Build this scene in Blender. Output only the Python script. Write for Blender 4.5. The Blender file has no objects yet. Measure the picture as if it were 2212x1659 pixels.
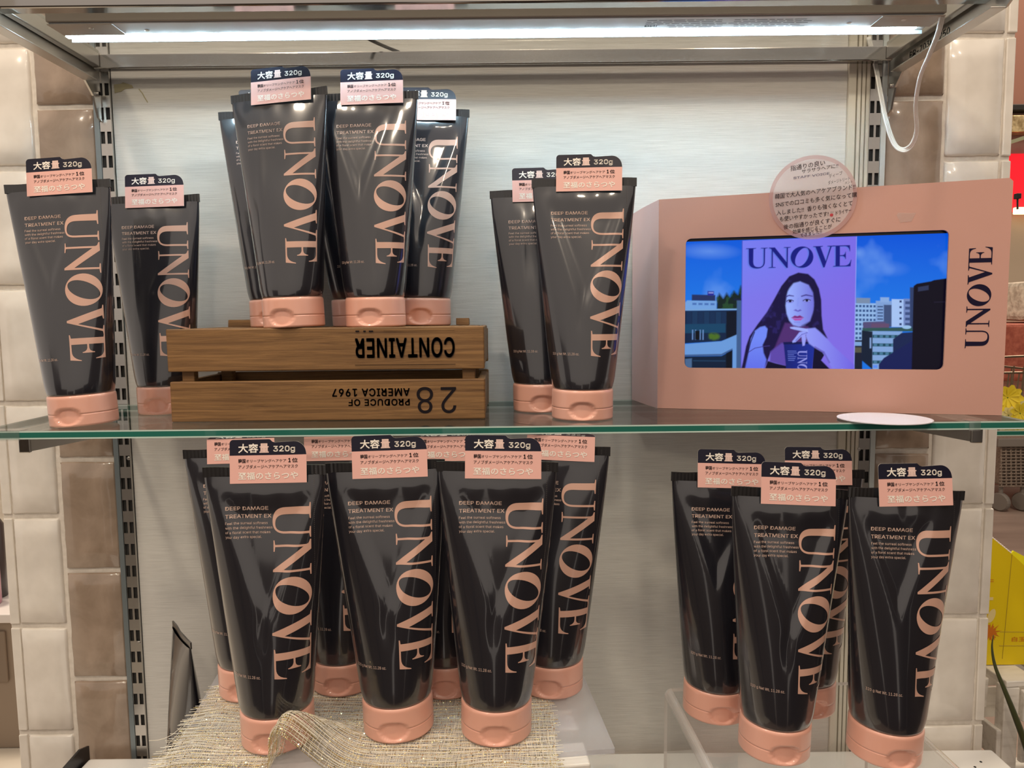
import bpy, bmesh, math, random
import numpy as np
from mathutils import Vector, Matrix

random.seed(7)
rng = np.random.default_rng(7)
SC = bpy.context.scene
COL = SC.collection
PI = math.pi

# ------------------------------------------------------------------ camera
CAM_POS = np.array([0.0, -0.9, 0.102])
PITCH, ROLL, FPX, IW, IH = 0.0921, 0.0103, 1650.0, 2212.0, 1659.0
_f = np.array([0, math.cos(PITCH), -math.sin(PITCH)])
_u = np.array([0, math.sin(PITCH), math.cos(PITCH)])
_r = np.array([1.0, 0, 0])
_r2 = math.cos(ROLL) * _r - math.sin(ROLL) * _u
_u2 = math.sin(ROLL) * _r + math.cos(ROLL) * _u
cd = bpy.data.cameras.new('camera')
cam = bpy.data.objects.new('camera', cd)
COL.objects.link(cam)
cd.sensor_fit = 'HORIZONTAL'
cd.sensor_width = 36.0
cd.lens = FPX / IW * 36.0
cd.clip_start = 0.02
cam.matrix_world = Matrix(((_r2[0], _u2[0], -_f[0], CAM_POS[0]), (_r2[1], _u2[1], -_f[1], CAM_POS[1]),
                           (_r2[2], _u2[2], -_f[2], CAM_POS[2]), (0, 0, 0, 1)))
SC.camera = cam


def at(x, y, Y):
    """world point seen at pixel (x, y) of the photograph, at depth Y"""
    d = _f + (x - IW / 2) / FPX * _r2 - (y - IH / 2) / FPX * _u2
    return Vector(CAM_POS + d * (Y - CAM_POS[1]) / d[1])


# ------------------------------------------------------------------ light and exposure
SC.view_settings.view_transform = 'Standard'
SC.view_settings.look = 'None'
SC.view_settings.gamma = 1.0
SC.view_settings.use_curve_mapping = False
SC.view_settings.exposure = 0.0
SC.cycles.max_bounces = 10
SC.cycles.transparent_max_bounces = 24
SC.cycles.use_denoising = True
SC.cycles.caustics_reflective = False
SC.cycles.caustics_refractive = False

w = bpy.data.worlds.new('world')
SC.world = w
w.use_nodes = True
w.node_tree.nodes['Background'].inputs['Color'].default_value = (1.0, 0.865, 0.755, 1)
w.node_tree.nodes['Background'].inputs['Strength'].default_value = 0.64


def ceiling_lamp(name, loc, target, size, power, col):
    l = bpy.data.lights.new(name, 'AREA')
    l.shape = 'DISK'
    l.size = size
    l.energy = power
    l.color = col
    o = bpy.data.objects.new(name, l)
    COL.objects.link(o)
    o.location = loc
    o.rotation_euler = (Vector(target) - Vector(loc)).to_track_quat('-Z', 'Y').to_euler()
    return o


WARM = (1.0, 0.83, 0.64)
ceiling_lamp('store_downlight', (-0.9, -1.5, 1.45), (-0.1, 0, -0.1), 0.14, 9, WARM)
ceiling_lamp('store_downlight', (0.75, -1.6, 1.5), (0.2, 0, -0.2), 0.14, 3.5, WARM)
ceiling_lamp('store_downlight', (0.1, -2.4, 1.55), (0, 0, -0.2), 0.2, 7, WARM)
ceiling_lamp('store_downlight', (-0.55, -0.70, 1.6), (-0.15, -0.36, -0.3), 0.10, 9, WARM)
ceiling_lamp('store_downlight', (0.60, -0.72, 1.6), (0.25, -0.36, -0.3), 0.10, 7, WARM)
ceiling_lamp('store_downlight', (-2.2, 1.6, 1.9), (-2.2, 1.8, -1), 0.4, 60, WARM)
ceiling_lamp('store_downlight', (2.3, 1.6, 1.9), (2.2, 2.4, -1), 0.4, 60, WARM)

# ------------------------------------------------------------------ helpers


def lin(c):
    """sRGB 0-255 to linear"""
    return tuple(((v / 255.0) / 12.92 if v / 255.0 <= 0.04045 else ((v / 255.0 + 0.055) / 1.055) ** 2.4) for v in c)


def N(nt, typ, **kw):
    n = nt.nodes.new(typ)
    for k, v in kw.items():
        if k in n.inputs:
            n.inputs[k].default_value = v
        else:
            setattr(n, k, v)
    return n


def mat(name, col, rough=0.5, metal=0.0, coat=0.0, coat_rough=0.05, spec=0.5, emit=None, estr=0.0):
    m = bpy.data.materials.new(name)
    m.use_nodes = True
    b = m.node_tree.nodes['Principled BSDF']
    b.inputs['Base Color'].default_value = (*col[:3], 1)
    b.inputs['Roughness'].default_value = rough
    b.inputs['Metallic'].default_value = metal
    b.inputs['Coat Weight'].default_value = coat
    b.inputs['Coat Roughness'].default_value = coat_rough
    b.inputs['Specular IOR Level'].default_value = spec
    if emit:
        b.inputs['Emission Color'].default_value = (*emit, 1)
        b.inputs['Emission Strength'].default_value = estr
    return m


def bsdf(m):
    return m.node_tree.nodes['Principled BSDF']


def add_noise(m, scale, c0, c1, mapscale=(1, 1, 1), bump=0.0, bdist=0.001, detail=4.0, rough=0.55, lo=0.35, hi=0.65, coat_bump=False, distort=0.0):
    """object-space noise driving colour between c0 and c1, and bump"""
    nt = m.node_tree
    tc = N(nt, 'ShaderNodeTexCoord')
    mp = N(nt, 'ShaderNodeMapping')
    mp.inputs['Scale'].default_value = mapscale
    nt.links.new(tc.outputs['Object'], mp.inputs['Vector'])
    no = N(nt, 'ShaderNodeTexNoise', Scale=scale, Detail=detail, Roughness=rough, Distortion=distort)
    nt.links.new(mp.outputs['Vector'], no.inputs['Vector'])
    if c0 is not None:
        cr = N(nt, 'ShaderNodeValToRGB')
        cr.color_ramp.elements[0].position = lo
        cr.color_ramp.elements[1].position = hi
        cr.color_ramp.elements[0].color = (*c0, 1)
        cr.color_ramp.elements[1].color = (*c1, 1)
        nt.links.new(no.outputs['Fac'], cr.inputs['Fac'])
        nt.links.new(cr.outputs['Color'], bsdf(m).inputs['Base Color'])
    if bump > 0:
        bp = N(nt, 'ShaderNodeBump', Strength=bump, Distance=bdist)
        nt.links.new(no.outputs['Fac'], bp.inputs['Height'])
        prev = bsdf(m).inputs['Normal'].links
        if prev:
            nt.links.new(prev[0].from_socket, bp.inputs['Normal'])
        nt.links.new(bp.outputs['Normal'], bsdf(m).inputs['Normal'])
        if coat_bump:
            nt.links.new(bp.outputs['Normal'], bsdf(m).inputs['Coat Normal'])
    return m


def clear_sheet(name, tint, refl_ior=1.45, rough=0.0, haze=0.0, haze_col=(0.8, 0.8, 0.82)):
    """thin clear sheet: transparent body, Fresnel reflection, optional haze"""
    m = bpy.data.materials.new(name)
    m.use_nodes = True
    nt = m.node_tree
    nt.nodes.remove(nt.nodes['Principled BSDF'])
    out = nt.nodes['Material Output']
    tr = N(nt, 'ShaderNodeBsdfTransparent', Color=(*tint, 1))
    gl = N(nt, 'ShaderNodeBsdfGlossy', Roughness=rough)
    fr = N(nt, 'ShaderNodeFresnel')
    ge = N(nt, 'ShaderNodeNewGeometry')
    mi_ = N(nt, 'ShaderNodeMapRange')      # same reflectance on both faces of the thin sheet
    mi_.inputs['To Min'].default_value = refl_ior
    mi_.inputs['To Max'].default_value = 1.0 / refl_ior
    nt.links.new(ge.outputs['Backfacing'], mi_.inputs['Value'])
    nt.links.new(mi_.outputs[0], fr.inputs['IOR'])
    mx = N(nt, 'ShaderNodeMixShader')
    nt.links.new(fr.outputs[0], mx.inputs[0])
    base = tr
    if haze > 0:
        df = N(nt, 'ShaderNodeBsdfDiffuse', Color=(*haze_col, 1))
        tl = N(nt, 'ShaderNodeBsdfTranslucent', Color=(*haze_col, 1))
        ad = N(nt, 'ShaderNodeMixShader', Fac=0.5)
        nt.links.new(df.outputs[0], ad.inputs[1])
        nt.links.new(tl.outputs[0], ad.inputs[2])
        m2 = N(nt, 'ShaderNodeMixShader', Fac=haze)
        nt.links.new(tr.outputs[0], m2.inputs[1])
        nt.links.new(ad.outputs[0], m2.inputs[2])
        base = m2
    nt.links.new(base.outputs[0], mx.inputs[1])
    nt.links.new(gl.outputs[0], mx.inputs[2])
    nt.links.new(mx.outputs[0], out.inputs['Surface'])
    return m


def emis(name, col, strength):
    m = bpy.data.materials.new(name)
    m.use_nodes = True
    nt = m.node_tree
    nt.nodes.remove(nt.nodes['Principled BSDF'])
    e = N(nt, 'ShaderNodeEmission', Color=(*col, 1), Strength=strength)
    nt.links.new(e.outputs[0], nt.nodes['Material Output'].inputs['Surface'])
    return m


class MB:
    """collects geometry for one mesh object"""

    def __init__(self):
        self.v, self.f, self.m = [], [], []

    def add(self, vs, fs, mi=0):
        o = len(self.v)
        self.v += [tuple(p) for p in vs]
        self.f += [tuple(i + o for i in f) for f in fs]
        self.m += [mi] * len(fs)
        return self

    def box(self, lo, hi, mi=0, M=None):
        x0, y0, z0 = lo
        x1, y1, z1 = hi
        vs = [Vector(p) for p in ((x0, y0, z0), (x1, y0, z0), (x1, y1, z0), (x0, y1, z0), (x0, y0, z1), (x1, y0, z1), (x1, y1, z1), (x0, y1, z1))]
        if M is not None:
            vs = [M @ p for p in vs]
        return self.add(vs, [(0, 3, 2, 1), (4, 5, 6, 7), (0, 1, 5, 4), (1, 2, 6, 5), (2, 3, 7, 6), (3, 0, 4, 7)], mi)

    def bbox(self, lo, hi, b, mi=0, seg=2, M=None, jit=0.0):
        """box with bevelled edges"""
        bm = bmesh.new()
        bmesh.ops.create_cube(bm, size=1)
        for v in bm.verts:
            v.co = Vector([lo[i] + (v.co[i] + 0.5) * (hi[i] - lo[i]) + (random.uniform(-jit, jit) if jit else 0) for i in range(3)])
        bmesh.ops.bevel(bm, geom=bm.edges[:], offset=b, segments=seg, profile=0.5, affect='EDGES')
        bm.verts.index_update()
        vs = [(M @ v.co) if M is not None else v.co.copy() for v in bm.verts]
        fs = [[v.index for v in f.verts] for f in bm.faces]
        bm.free()
        return self.add(vs, fs, mi)

    def prism(self, pts, axis_lo, axis_hi, plane='xz', mi=0, M=None):
        """extrude a 2D outline; plane xz extrudes along y, xy along z, yz along x"""
        n = len(pts)

        def p3(p, k):
            if plane == 'xz':
                q = Vector((p[0], k, p[1]))
            elif plane == 'xy':
                q = Vector((p[0], p[1], k))
            else:
                q = Vector((k, p[0], p[1]))
            return M @ q if M is not None else q
        vs = [p3(p, axis_lo) for p in pts] + [p3(p, axis_hi) for p in pts]
        fs = [tuple(range(n)), tuple(range(2 * n - 1, n - 1, -1))] + [(i, i + n, (i + 1) % n + n, (i + 1) % n) for i in range(n)]
        return self.add(vs, fs, mi)

    def tube(self, pts, r, n=8, mi=0, cap=True):
        pts = [Vector(p) for p in pts]
        rs = r if isinstance(r, (list, tuple)) else [r] * len(pts)
        vs, fs = [], []
        up = Vector((0, 0, 1))
        prev = None
        for i, p in enumerate(pts):
            t = (pts[min(i + 1, len(pts) - 1)] - pts[max(i - 1, 0)]).normalized()
            if prev is None:
                a = t.cross(up if abs(t.z) < 0.9 else Vector((1, 0, 0))).normalized()
            else:
                a = (prev - t * prev.dot(t)).normalized()
            prev = a
            b = t.cross(a)
            for k in range(n):
                an = 2 * PI * k / n
                vs.append(p + (a * math.cos(an) + b * math.sin(an)) * rs[i])
        for i in range(len(pts) - 1):
            for k in range(n):
                fs.append((i * n + k, i * n + (k + 1) % n, (i + 1) * n + (k + 1) % n, (i + 1) * n + k))
        if cap:
            fs.append(tuple(range(n - 1, -1, -1)))
            fs.append(tuple((len(pts) - 1) * n + k for k in range(n)))
        return self.add(vs, fs, mi)

    def lathe(self, prof, c=(0, 0, 0), n=24, mi=0):
        vs, fs = [], []
        for r, z in prof:
            for k in range(n):
                a = 2 * PI * k / n
                vs.append((c[0] + r * math.cos(a), c[1] + r * math.sin(a), c[2] + z))
        for i in range(len(prof) - 1):
            for k in range(n):
                fs.append((i * n + k, i * n + (k + 1) % n, (i + 1) * n + (k + 1) % n, (i + 1) * n + k))
        fs.append(tuple(range(n - 1, -1, -1)))
        fs.append(tuple((len(prof) - 1) * n + k for k in range(n)))
        return self.add(vs, fs, mi)

    def mesh(self, name, mats, smooth=False):
        me = bpy.data.meshes.new(name)
        me.from_pydata(self.v, [], self.f)
        for m in (mats if isinstance(mats, (list, tuple)) else [mats]):
            me.materials.append(m)
        if any(self.m):
            me.polygons.foreach_set('material_index', self.m)
        if smooth:
            me.polygons.foreach_set('use_smooth', [True] * len(me.polygons))
        me.update()
        return me

    def build(self, name, mats, parent=None, smooth=False):
        return link(name, self.mesh(name, mats, smooth), parent)


def link(name, me, parent=None):
    o = bpy.data.objects.new(name, me)
    COL.objects.link(o)
    if parent is not None:
        o.parent = parent
    return o


def empty(name, loc, rot=(0, 0, 0)):
    o = bpy.data.objects.new(name, None)
    COL.objects.link(o)
    o.location = loc
    o.rotation_euler = rot
    o.empty_display_size = 0.02
    return o


def tag(o, label, cat, group=None):
    o['label'] = label
    o['category'] = cat
    if group:
        o['group'] = group
    return o


def struct(o):
    o['kind'] = 'structure'
    return o


def autosmooth(o, ang=35):
    me = o.data
    me.polygons.foreach_set('use_smooth', [True] * len(me.polygons))
    bm = bmesh.new()
    bm.from_mesh(me)
    lim = math.radians(ang)
    for e in bm.edges:
        if len(e.link_faces) == 2 and e.calc_face_angle(0) > lim:
            e.smooth = False
    bm.to_mesh(me)
    bm.free()
    return o


try:        # the sans face that ships with Blender itself
    import os
    FONT = bpy.data.fonts.load(os.path.join(bpy.utils.system_resource('DATAFILES', path='fonts'), 'Inter.woff2'))
except Exception:
    FONT = None


def text2d(body, bold=0.0, res=2, spacing=1.0):
    """lettering as flat 2D triangles, size 1; bold thickens the strokes"""
    latin = FONT is not None and all(ord(c) < 128 for c in body)
    cu = bpy.data.curves.new('lettering', 'FONT')
    cu.body = body
    cu.size = 1.0
    if latin:
        cu.font = FONT
    else:
        cu.offset = bold
    cu.resolution_u = 4 if latin and res == 2 else res
    cu.space_character = spacing
    cu.fill_mode = 'FRONT'
    ob = bpy.data.objects.new('lettering', cu)
    me = bpy.data.meshes.new_from_object(ob)
    vs = np.array([v.co[:2] for v in me.vertices]) if len(me.vertices) else np.zeros((0, 2))
    fs = [tuple(p.vertices) for p in me.polygons]
    bpy.data.objects.remove(ob)
    bpy.data.curves.remove(cu)
    bpy.data.meshes.remove(me)
    if latin and bold > 0:
        out = [(vs, fs)]
        n = 4 if bold < .03 else 8
        for k in range(n):
            a = 2 * PI * (k + .5) / n
            out.append((vs + np.array([math.cos(a), math.sin(a)]) * bold, fs))
        n0 = len(vs)
        fs = [tuple(i + q * n0 for i in t) for q in range(len(out)) for t in out[0][1]]
        vs = np.concatenate([o[0] for o in out])
    return vs, fs


def fitline(vf, x0, x1, base, size):
    """set a line on its baseline: width fitted to x0..x1, letter size fixed"""
    vs, fs = vf
    mn, mx = vs[:, 0].min(), vs[:, 0].max()
    return np.stack([(vs[:, 0] - mn) * (x1 - x0) / (mx - mn) + x0, vs[:, 1] * size + base], 1), fs


def fit(vf, x0, x1, y0, y1, keep=False):
    vs, fs = vf
    mn, mx = vs.min(0), vs.max(0)
    s = np.array([(x1 - x0) / max(mx[0] - mn[0], 1e-6), (y1 - y0) / max(mx[1] - mn[1], 1e-6)])
    if keep:
        s[:] = s.min()
    return (vs - mn) * s + np.array([x0, y0]), fs


def slice2d(vf, xs, ys):
    """cut flat lettering along grid lines so that it can follow a curved face"""
    bm = bmesh.new()
    bv = [bm.verts.new((p[0], p[1], 0)) for p in vf[0]]
    for f in vf[1]:
        try:
            bm.faces.new([bv[i] for i in f])
        except ValueError:
            pass
    for x in xs:
        bmesh.ops.bisect_plane(bm, geom=bm.verts[:] + bm.edges[:] + bm.faces[:], plane_co=(x, 0, 0), plane_no=(1, 0, 0))
    for y in ys:
        bmesh.ops.bisect_plane(bm, geom=bm.verts[:] + bm.edges[:] + bm.faces[:], plane_co=(0, y, 0), plane_no=(0, 1, 0))
    bmesh.ops.triangulate(bm, faces=bm.faces[:])
    bm.verts.index_update()
    vs = np.array([v.co[:2] for v in bm.verts])
    fs = [tuple(v.index for v in f.verts) for f in bm.faces]
    bm.free()
    return vs, fs


def poly2d(outlines):
    """fill a set of closed outlines (holes allowed) -> flat triangles"""
    bm = bmesh.new()
    for o in outlines:
        bv = [bm.verts.new((p[0], p[1], 0)) for p in o]
        for i in range(len(bv)):
            bm.edges.new((bv[i], bv[(i + 1) % len(bv)]))
    bmesh.ops.triangle_fill(bm, use_beauty=True, use_dissolve=False, edges=bm.edges[:], normal=(0, 0, 1))
    bm.verts.index_update()
    vs = np.array([v.co[:2] for v in bm.verts])
    fs = []
    for f in bm.faces:
        ids = [v.index for v in f.verts]
        a, b, c = (vs[i] for i in ids[:3])
        if (b[0] - a[0]) * (c[1] - a[1]) - (b[1] - a[1]) * (c[0] - a[0]) < 0:
            ids.reverse()
        fs.append(tuple(ids))
    bm.free()
    return vs, fs


def join2d(parts):
    vs, fs = [], []
    o = 0
    for v, f in parts:
        vs.append(v)
        fs += [tuple(i + o for i in t) for t in f]
        o += len(v)
    return np.concatenate(vs), fs


def bez(p0, p1, p2, p3, n=8):
    return [tuple((1 - t) ** 3 * a + 3 * (1 - t) ** 2 * t * b + 3 * (1 - t) * t * t * c + t ** 3 * d for a, b, c, d in zip(p0, p1, p2, p3)) for t in [i / n for i in range(n + 1)]]


def catmull(pts, n=8):
    pts = [Vector(p) for p in pts]
    q = [pts[0] * 2 - pts[1]] + pts + [pts[-1] * 2 - pts[-2]]
    out = []
    for i in range(1, len(q) - 2):
        for k in range(n):
            t = k / n
            a, b, c, d = q[i - 1], q[i], q[i + 1], q[i + 2]
            out.append(0.5 * ((2 * b) + (c - a) * t + (2 * a - 5 * b + 4 * c - d) * t * t + (3 * b - a - 3 * c + d) * t ** 3))
    out.append(pts[-1])
    return out


# high-contrast serif capitals (cap height 1)
def glyph_U():
    o = [(0, 1), (0, .972), (.11, .955), (.12, .33)]
    o += bez((.12, .33), (.12, .06), (.30, -.02), (.50, -.02), 10)[1:]
    o += bez((.50, -.02), (.72, -.02), (.845, .09), (.845, .33), 10)[1:]
    o += [(.85, .955), (.96, .972), (.96, 1), (.66, 1), (.66, .972), (.785, .955), (.785, .33)]
    o += bez((.785, .33), (.785, .12), (.70, .05), (.56, .05), 8)[1:]
    o += bez((.56, .05), (.40, .05), (.32, .13), (.32, .33), 8)[1:]
    o += [(.325, .955), (.44, .972), (.44, 1)]
    return [o]


def glyph_N():
    return [[(0, 1), (0, .972), (.10, .93), (.125, .88), (.125, .045), (0, .028), (0, 0), (.31, 0), (.31, .028), (.185, .045), (.185, .80),
             (.80, -.02), (.86, -.02), (.86, .955), (.98, .972), (.98, 1), (.68, 1), (.68, .972), (.80, .955), (.80, .27), (.27, 1)]]


def glyph_O():
    out = [(.5 + .5 * math.cos(2 * PI * k / 40), .49 + .52 * math.sin(2 * PI * k / 40)) for k in range(40)]
    a = -math.radians(24)
    inn = []
    for k in range(32):
        x, y = .255 * math.cos(2 * PI * k / 32), .475 * math.sin(2 * PI * k / 32)
        inn.append((.5 + x * math.cos(a) - y * math.sin(a), .49 + x * math.sin(a) + y * math.cos(a)))
    return [out, inn]


def glyph_V():
    return [[(0, 1), (0, .972), (.10, .95), (.44, -.03), (.50, -.03), (.80, .95), (.92, .972), (.92, 1), (.62, 1), (.62, .972), (.735, .95), (.55, .28),
             (.32, .95), (.42, .972), (.42, 1)]]


def glyph_E():
    o = [(0, 1), (0, .972), (.11, .955), (.11, .045), (0, .028), (0, 0), (.80, 0), (.84, .31), (.815, .31)]
    o += bez((.815, .31), (.77, .12), (.68, .045), (.52, .045), 6)[1:]
    o += [(.31, .045), (.31, .49), (.42, .49)]
    o += bez((.42, .49), (.51, .48), (.55, .42), (.56, .35), 5)[1:]
    o += [(.585, .35), (.585, .69), (.56, .69)]
    o += bez((.56, .69), (.55, .60), (.51, .545), (.42, .54), 5)[1:]
    o += [(.31, .54), (.31, .955), (.50, .955)]
    o += bez((.50, .955), (.66, .955), (.73, .88), (.76, .71), 6)[1:]
    o += [(.785, .71), (.77, 1)]
    return [o]


def unove():
    """the five letters set tight, cap height 1, total width 4.53"""
    parts = []
    for g, x, sx in ((glyph_U(), 0, .95), (glyph_N(), .965, .95), (glyph_O(), 1.90, .98), (glyph_V(), 2.87, 1.0), (glyph_E(), 3.74, .95)):
        v, f = poly2d(g)
        v = v * np.array([sx, 1]) + np.array([x, 0])
        parts.append((v, f))
    return join2d(parts)


UNOVE = unove()

# ------------------------------------------------------------------ materials
m_panel = mat('woven_wallpaper', (0.72, 0.69, 0.62), 0.75, spec=0.2)
add_noise(m_panel, 30, (0.58, 0.57, 0.54), (0.71, 0.70, 0.665), (0.9, 1, 38), 0.35, 0.0006, detail=6, lo=0.3, hi=0.7)
add_noise(m_panel, 420, None, None, (1, 1, 1.5), 0.12, 0.0003, detail=2)
m_grout = mat('grout', (0.72, 0.66, 0.56), 0.8)
add_noise(m_grout, 120, (0.66, 0.61, 0.54), (0.76, 0.71, 0.64), bump=0.2, bdist=0.0008)
m_tile_w = mat('white_glazed_tile', (0.72, 0.64, 0.53), 0.22, coat=0.6, coat_rough=0.04)
add_noise(m_tile_w, 22, (0.72, 0.675, 0.61), (0.82, 0.775, 0.71), bump=0.35, bdist=0.002, detail=3, coat_bump=True)
m_tile_b = mat('brown_glazed_tile', (0.25, 0.175, 0.115), 0.22, coat=0.7, coat_rough=0.05)
add_noise(m_tile_b, 24, (0.265, 0.197, 0.145), (0.37, 0.283, 0.218), bump=0.35, bdist=0.002, detail=4, coat_bump=True, distort=0.4)
m_steel = mat('zinc_steel', (0.60, 0.58, 0.55), 0.28, 1.0)
add_noise(m_steel, 60, None, None, (1, 1, 0.1), 0.05, 0.0005)
m_chrome = mat('bright_chrome', (0.44, 0.42, 0.40), 0.12, 1.0)
m_dark = mat('dark_recess', (0.012, 0.011, 0.010), 0.8)
m_alu = mat('beige_aluminium', (0.66, 0.62, 0.52), 0.42)
m_strip = mat('pale_grey_channel', (0.55, 0.60, 0.60), 0.4)
m_bluegrey = mat('blue_grey_channel', (0.22, 0.26, 0.28), 0.35, 0.6)
m_glass = clear_sheet('clear_glass', (0.97, 0.985, 0.975), 1.5)
m_glass_edge = mat('green_glass_edge', (0.02, 0.15, 0.115), 0.12, coat=0.6, coat_rough=0.02)
m_glass_lip = mat('pale_glass_lip', (0.55, 0.70, 0.64), 0.15, coat=0.5)
m_white_metal = mat('white_lamp_metal', (0.55, 0.57, 0.60), 0.35)
m_lampgrey = mat('grey_lamp_side', (0.42, 0.38, 0.34), 0.35, 0.3)
m_print = mat('grey_print', (0.10, 0.11, 0.13), 0.6)
m_etch = mat('pale_etched_print', (0.85, 0.85, 0.85), 0.5)
m_cable = mat('white_cable', (0.80, 0.79, 0.75), 0.4)
m_tubebody = mat('black_glossy_tube', (0.0120, 0.0115, 0.0165), 0.28, coat=1.0, coat_rough=0.08, spec=0.5)
add_noise(m_tubebody, 26, None, None, (1, 1, 0.45), 0.07, 0.004, detail=2, rough=0.5, coat_bump=True)
add_noise(m_tubebody, 60, None, None, (1, 1, 0.05), 0.022, 0.003, detail=1, coat_bump=True)
bsdf(m_tubebody).inputs['Coat IOR'].default_value = 1.75
m_seal = mat('black_crimp', (0.014, 0.013, 0.014), 0.3, coat=0.8, coat_rough=0.1)
add_noise(m_seal, 300, None, None, (3, 1, 0.05), 0.25, 0.0006)
m_cap = mat('coral_pink_cap', (0.80, 0.415, 0.315), 0.34, coat=0.5, coat_rough=0.06)
m_pinkprint = mat('rose_print', (0.62, 0.37, 0.285), 0.32, coat=1.0, coat_rough=0.08)
m_textprint = mat('pale_rose_print', (0.60, 0.43, 0.36), 0.4)
m_tagpink = mat('pink_card', (0.80, 0.455, 0.40), 0.45)
m_tagnavy = mat('navy_card', (0.006, 0.005, 0.018), 0.35, spec=0.35)
m_white = mat('white_print', (0.88, 0.82, 0.74), 0.5)
m_shine = mat('rose_white_print', (0.80, 0.58, 0.52), 0.4)
m_ink = mat('dark_ink', (0.010, 0.007, 0.010), 0.7, spec=0.15)
m_wood = mat('brown_crate_wood', (0.22, 0.11, 0.035), 0.55)
add_noise(m_wood, 9, (0.105, 0.047, 0.013), (0.33, 0.175, 0.062), (1.1, 9, 30), 0.3, 0.0012, detail=7, rough=0.7, lo=0.3, hi=0.72, distort=0.6)
m_woodend = mat('crate_wood_end', (0.24, 0.13, 0.05), 0.7)
add_noise(m_woodend, 60, (0.17, 0.09, 0.03), (0.33, 0.19, 0.08), bump=0.3)
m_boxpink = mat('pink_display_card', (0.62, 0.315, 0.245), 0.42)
add_noise(m_boxpink, 5, (0.545, 0.295, 0.240), (0.575, 0.315, 0.256))
m_boxin = mat('display_inner_edge', (0.40, 0.22, 0.17), 0.5)
m_navy = mat('navy_print', (0.010, 0.007, 0.028), 0.7, spec=0.12)
m_bezel = mat('black_bezel', (0.004, 0.004, 0.006), 0.25)
m_wwood = mat('white_painted_wood', (0.74, 0.71, 0.66), 0.5)
add_noise(m_wwood, 20, (0.60, 0.56, 0.50), (0.80, 0.77, 0.71), (0.6, 6, 6), 0.25, 0.0012, detail=5, lo=0.25, hi=0.5)
m_wshelf = mat('white_shelf_board', (0.84, 0.83, 0.81), 0.35)
m_frost = clear_sheet('frosted_acrylic', (0.95, 0.955, 0.97), 1.4, 0.12, 0.28, (0.97, 0.97, 1.0))
m_acryl = clear_sheet('clear_acrylic', (0.985, 0.985, 0.98), 1.4, 0.01, 0.03)
m_acryl_edge = mat('bright_acrylic_edge', (0.78, 0.74, 0.70), 0.2, coat=0.5)
m_paper = clear_sheet('translucent_card', (0.9, 0.9, 0.92), 1.25, 0.4, 0.86, (0.90, 0.83, 0.83))
m_paperrim = clear_sheet('translucent_pink_rim', (0.95, 0.85, 0.85), 1.25, 0.4, 0.72, (0.80, 0.58, 0.57))
m_tape = clear_sheet('matt_tape', (0.95, 0.93, 0.92), 1.3, 0.3, 0.40, (0.90, 0.80, 0.76))
m_clearplastic = clear_sheet('clear_plastic', (0.96, 0.97, 0.96), 1.45, 0.03, 0.08)
m_disc = mat('lilac_white_paper', (0.74, 0.69, 0.72), 0.5)

# ------------------------------------------------------------------ the setting: wall, tiles, floor
ZT, ZB = 0.62, -0.62
wall = struct(MB().box((-0.6125, 0.0, ZB), (0.5755, 0.30, ZT)).build('wall_back', m_grout))
TILES_W, TILES_B = [], []


def tile_mesh(wd, ht, m, seed):
    r = np.random.default_rng(seed)
    nx, nz = 6, 11
    g = MB()
    vs, fs = [], []
    th = 0.0042
    for j in range(nz + 1):
        for i in range(nx + 1):
            x = -wd / 2 + wd * i / nx
            z = -ht / 2 + ht * j / nz
            if i in (0, nx):
                x += r.uniform(-.0005, .0005)
            if j in (0, nz):
                z += r.uniform(-.0005, .0005)
            y = -th + r.uniform(-.0004, .0004)
            if i in (0, nx) or j in (0, nz):
                y = -0.0016
            vs.append((x, y, z))
    W1 = nx + 1
    for j in range(nz):
        for i in range(nx):
            a = j * W1 + i
            fs.append((a, a + 1, a + 1 + W1, a + W1))
    rim = [i for i in range(W1)] + [j * W1 + nx for j in range(1, nz + 1)] + [nz * W1 + i for i in range(nx - 1, -1, -1)] + [j * W1 for j in range(nz - 1, 0, -1)]
    o = len(vs)
    for i in rim:
        vs.append((vs[i][0], 0.0008, vs[i][2]))
    n = len(rim)
    for k in range(n):
        fs.append((rim[(k + 1) % n], rim[k], o + k, o + (k + 1) % n))
    # pull the second ring close to the rim for a soft pillow edge
    for j in range(nz + 1):
        for i in range(W1):
            a = j * W1 + i
            x, y, z = vs[a]
            if i == 1:
                x = -wd / 2 + 0.0022
            if i == nx - 1:
                x = wd / 2 - 0.0022
            if j == 1:
                z = -ht / 2 + 0.0022
            if j == nz - 1:
                z = ht / 2 - 0.0022
            vs[a] = (x, y, z)
    g.add(vs, fs)
    return g.mesh('tile', m, True)


LW = [tile_mesh(0.0545, 0.1295, m_tile_w, s) for s in range(3)]
RW = [tile_mesh(0.0625, 0.1295, m_tile_w, s + 5) for s in range(3)]
BR = [tile_mesh(0.0655, 0.1295, m_tile_b, s + 9) for s in range(4)]
EDGE = [MB().bbox((-.0052, -.0028, -.0652), (.0052, .05, .0652), .0012, jit=.0006).mesh('edge_tile', m_tile_w, False) for s in range(3)]
for k in range(-2, 7):
    zc = 0.410 - 0.136 * k - 0.068
    if zc > ZT - .07 or zc < ZB + .07:
        continue
    for xs, ms in ((-0.5725, LW), (0.5315, RW)):
        t = link('tile', ms[k % 3], wall)
        t.location = (xs, 0, zc)
    for xs in (-0.6065, 0.5710):
        t = link('edge_tile', EDGE[k % 3], wall)
        t.location = (xs, 0, zc)
for k in range(-2, 7):
    zc = 0.342 - 0.136 * k - 0.068
    if zc > ZT - .07 or zc < ZB + .07:
        continue
    for xs in (-0.5065, 0.4630):
        t = link('tile', BR[k % 4], wall)
        t.location = (xs, 0, zc)

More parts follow.
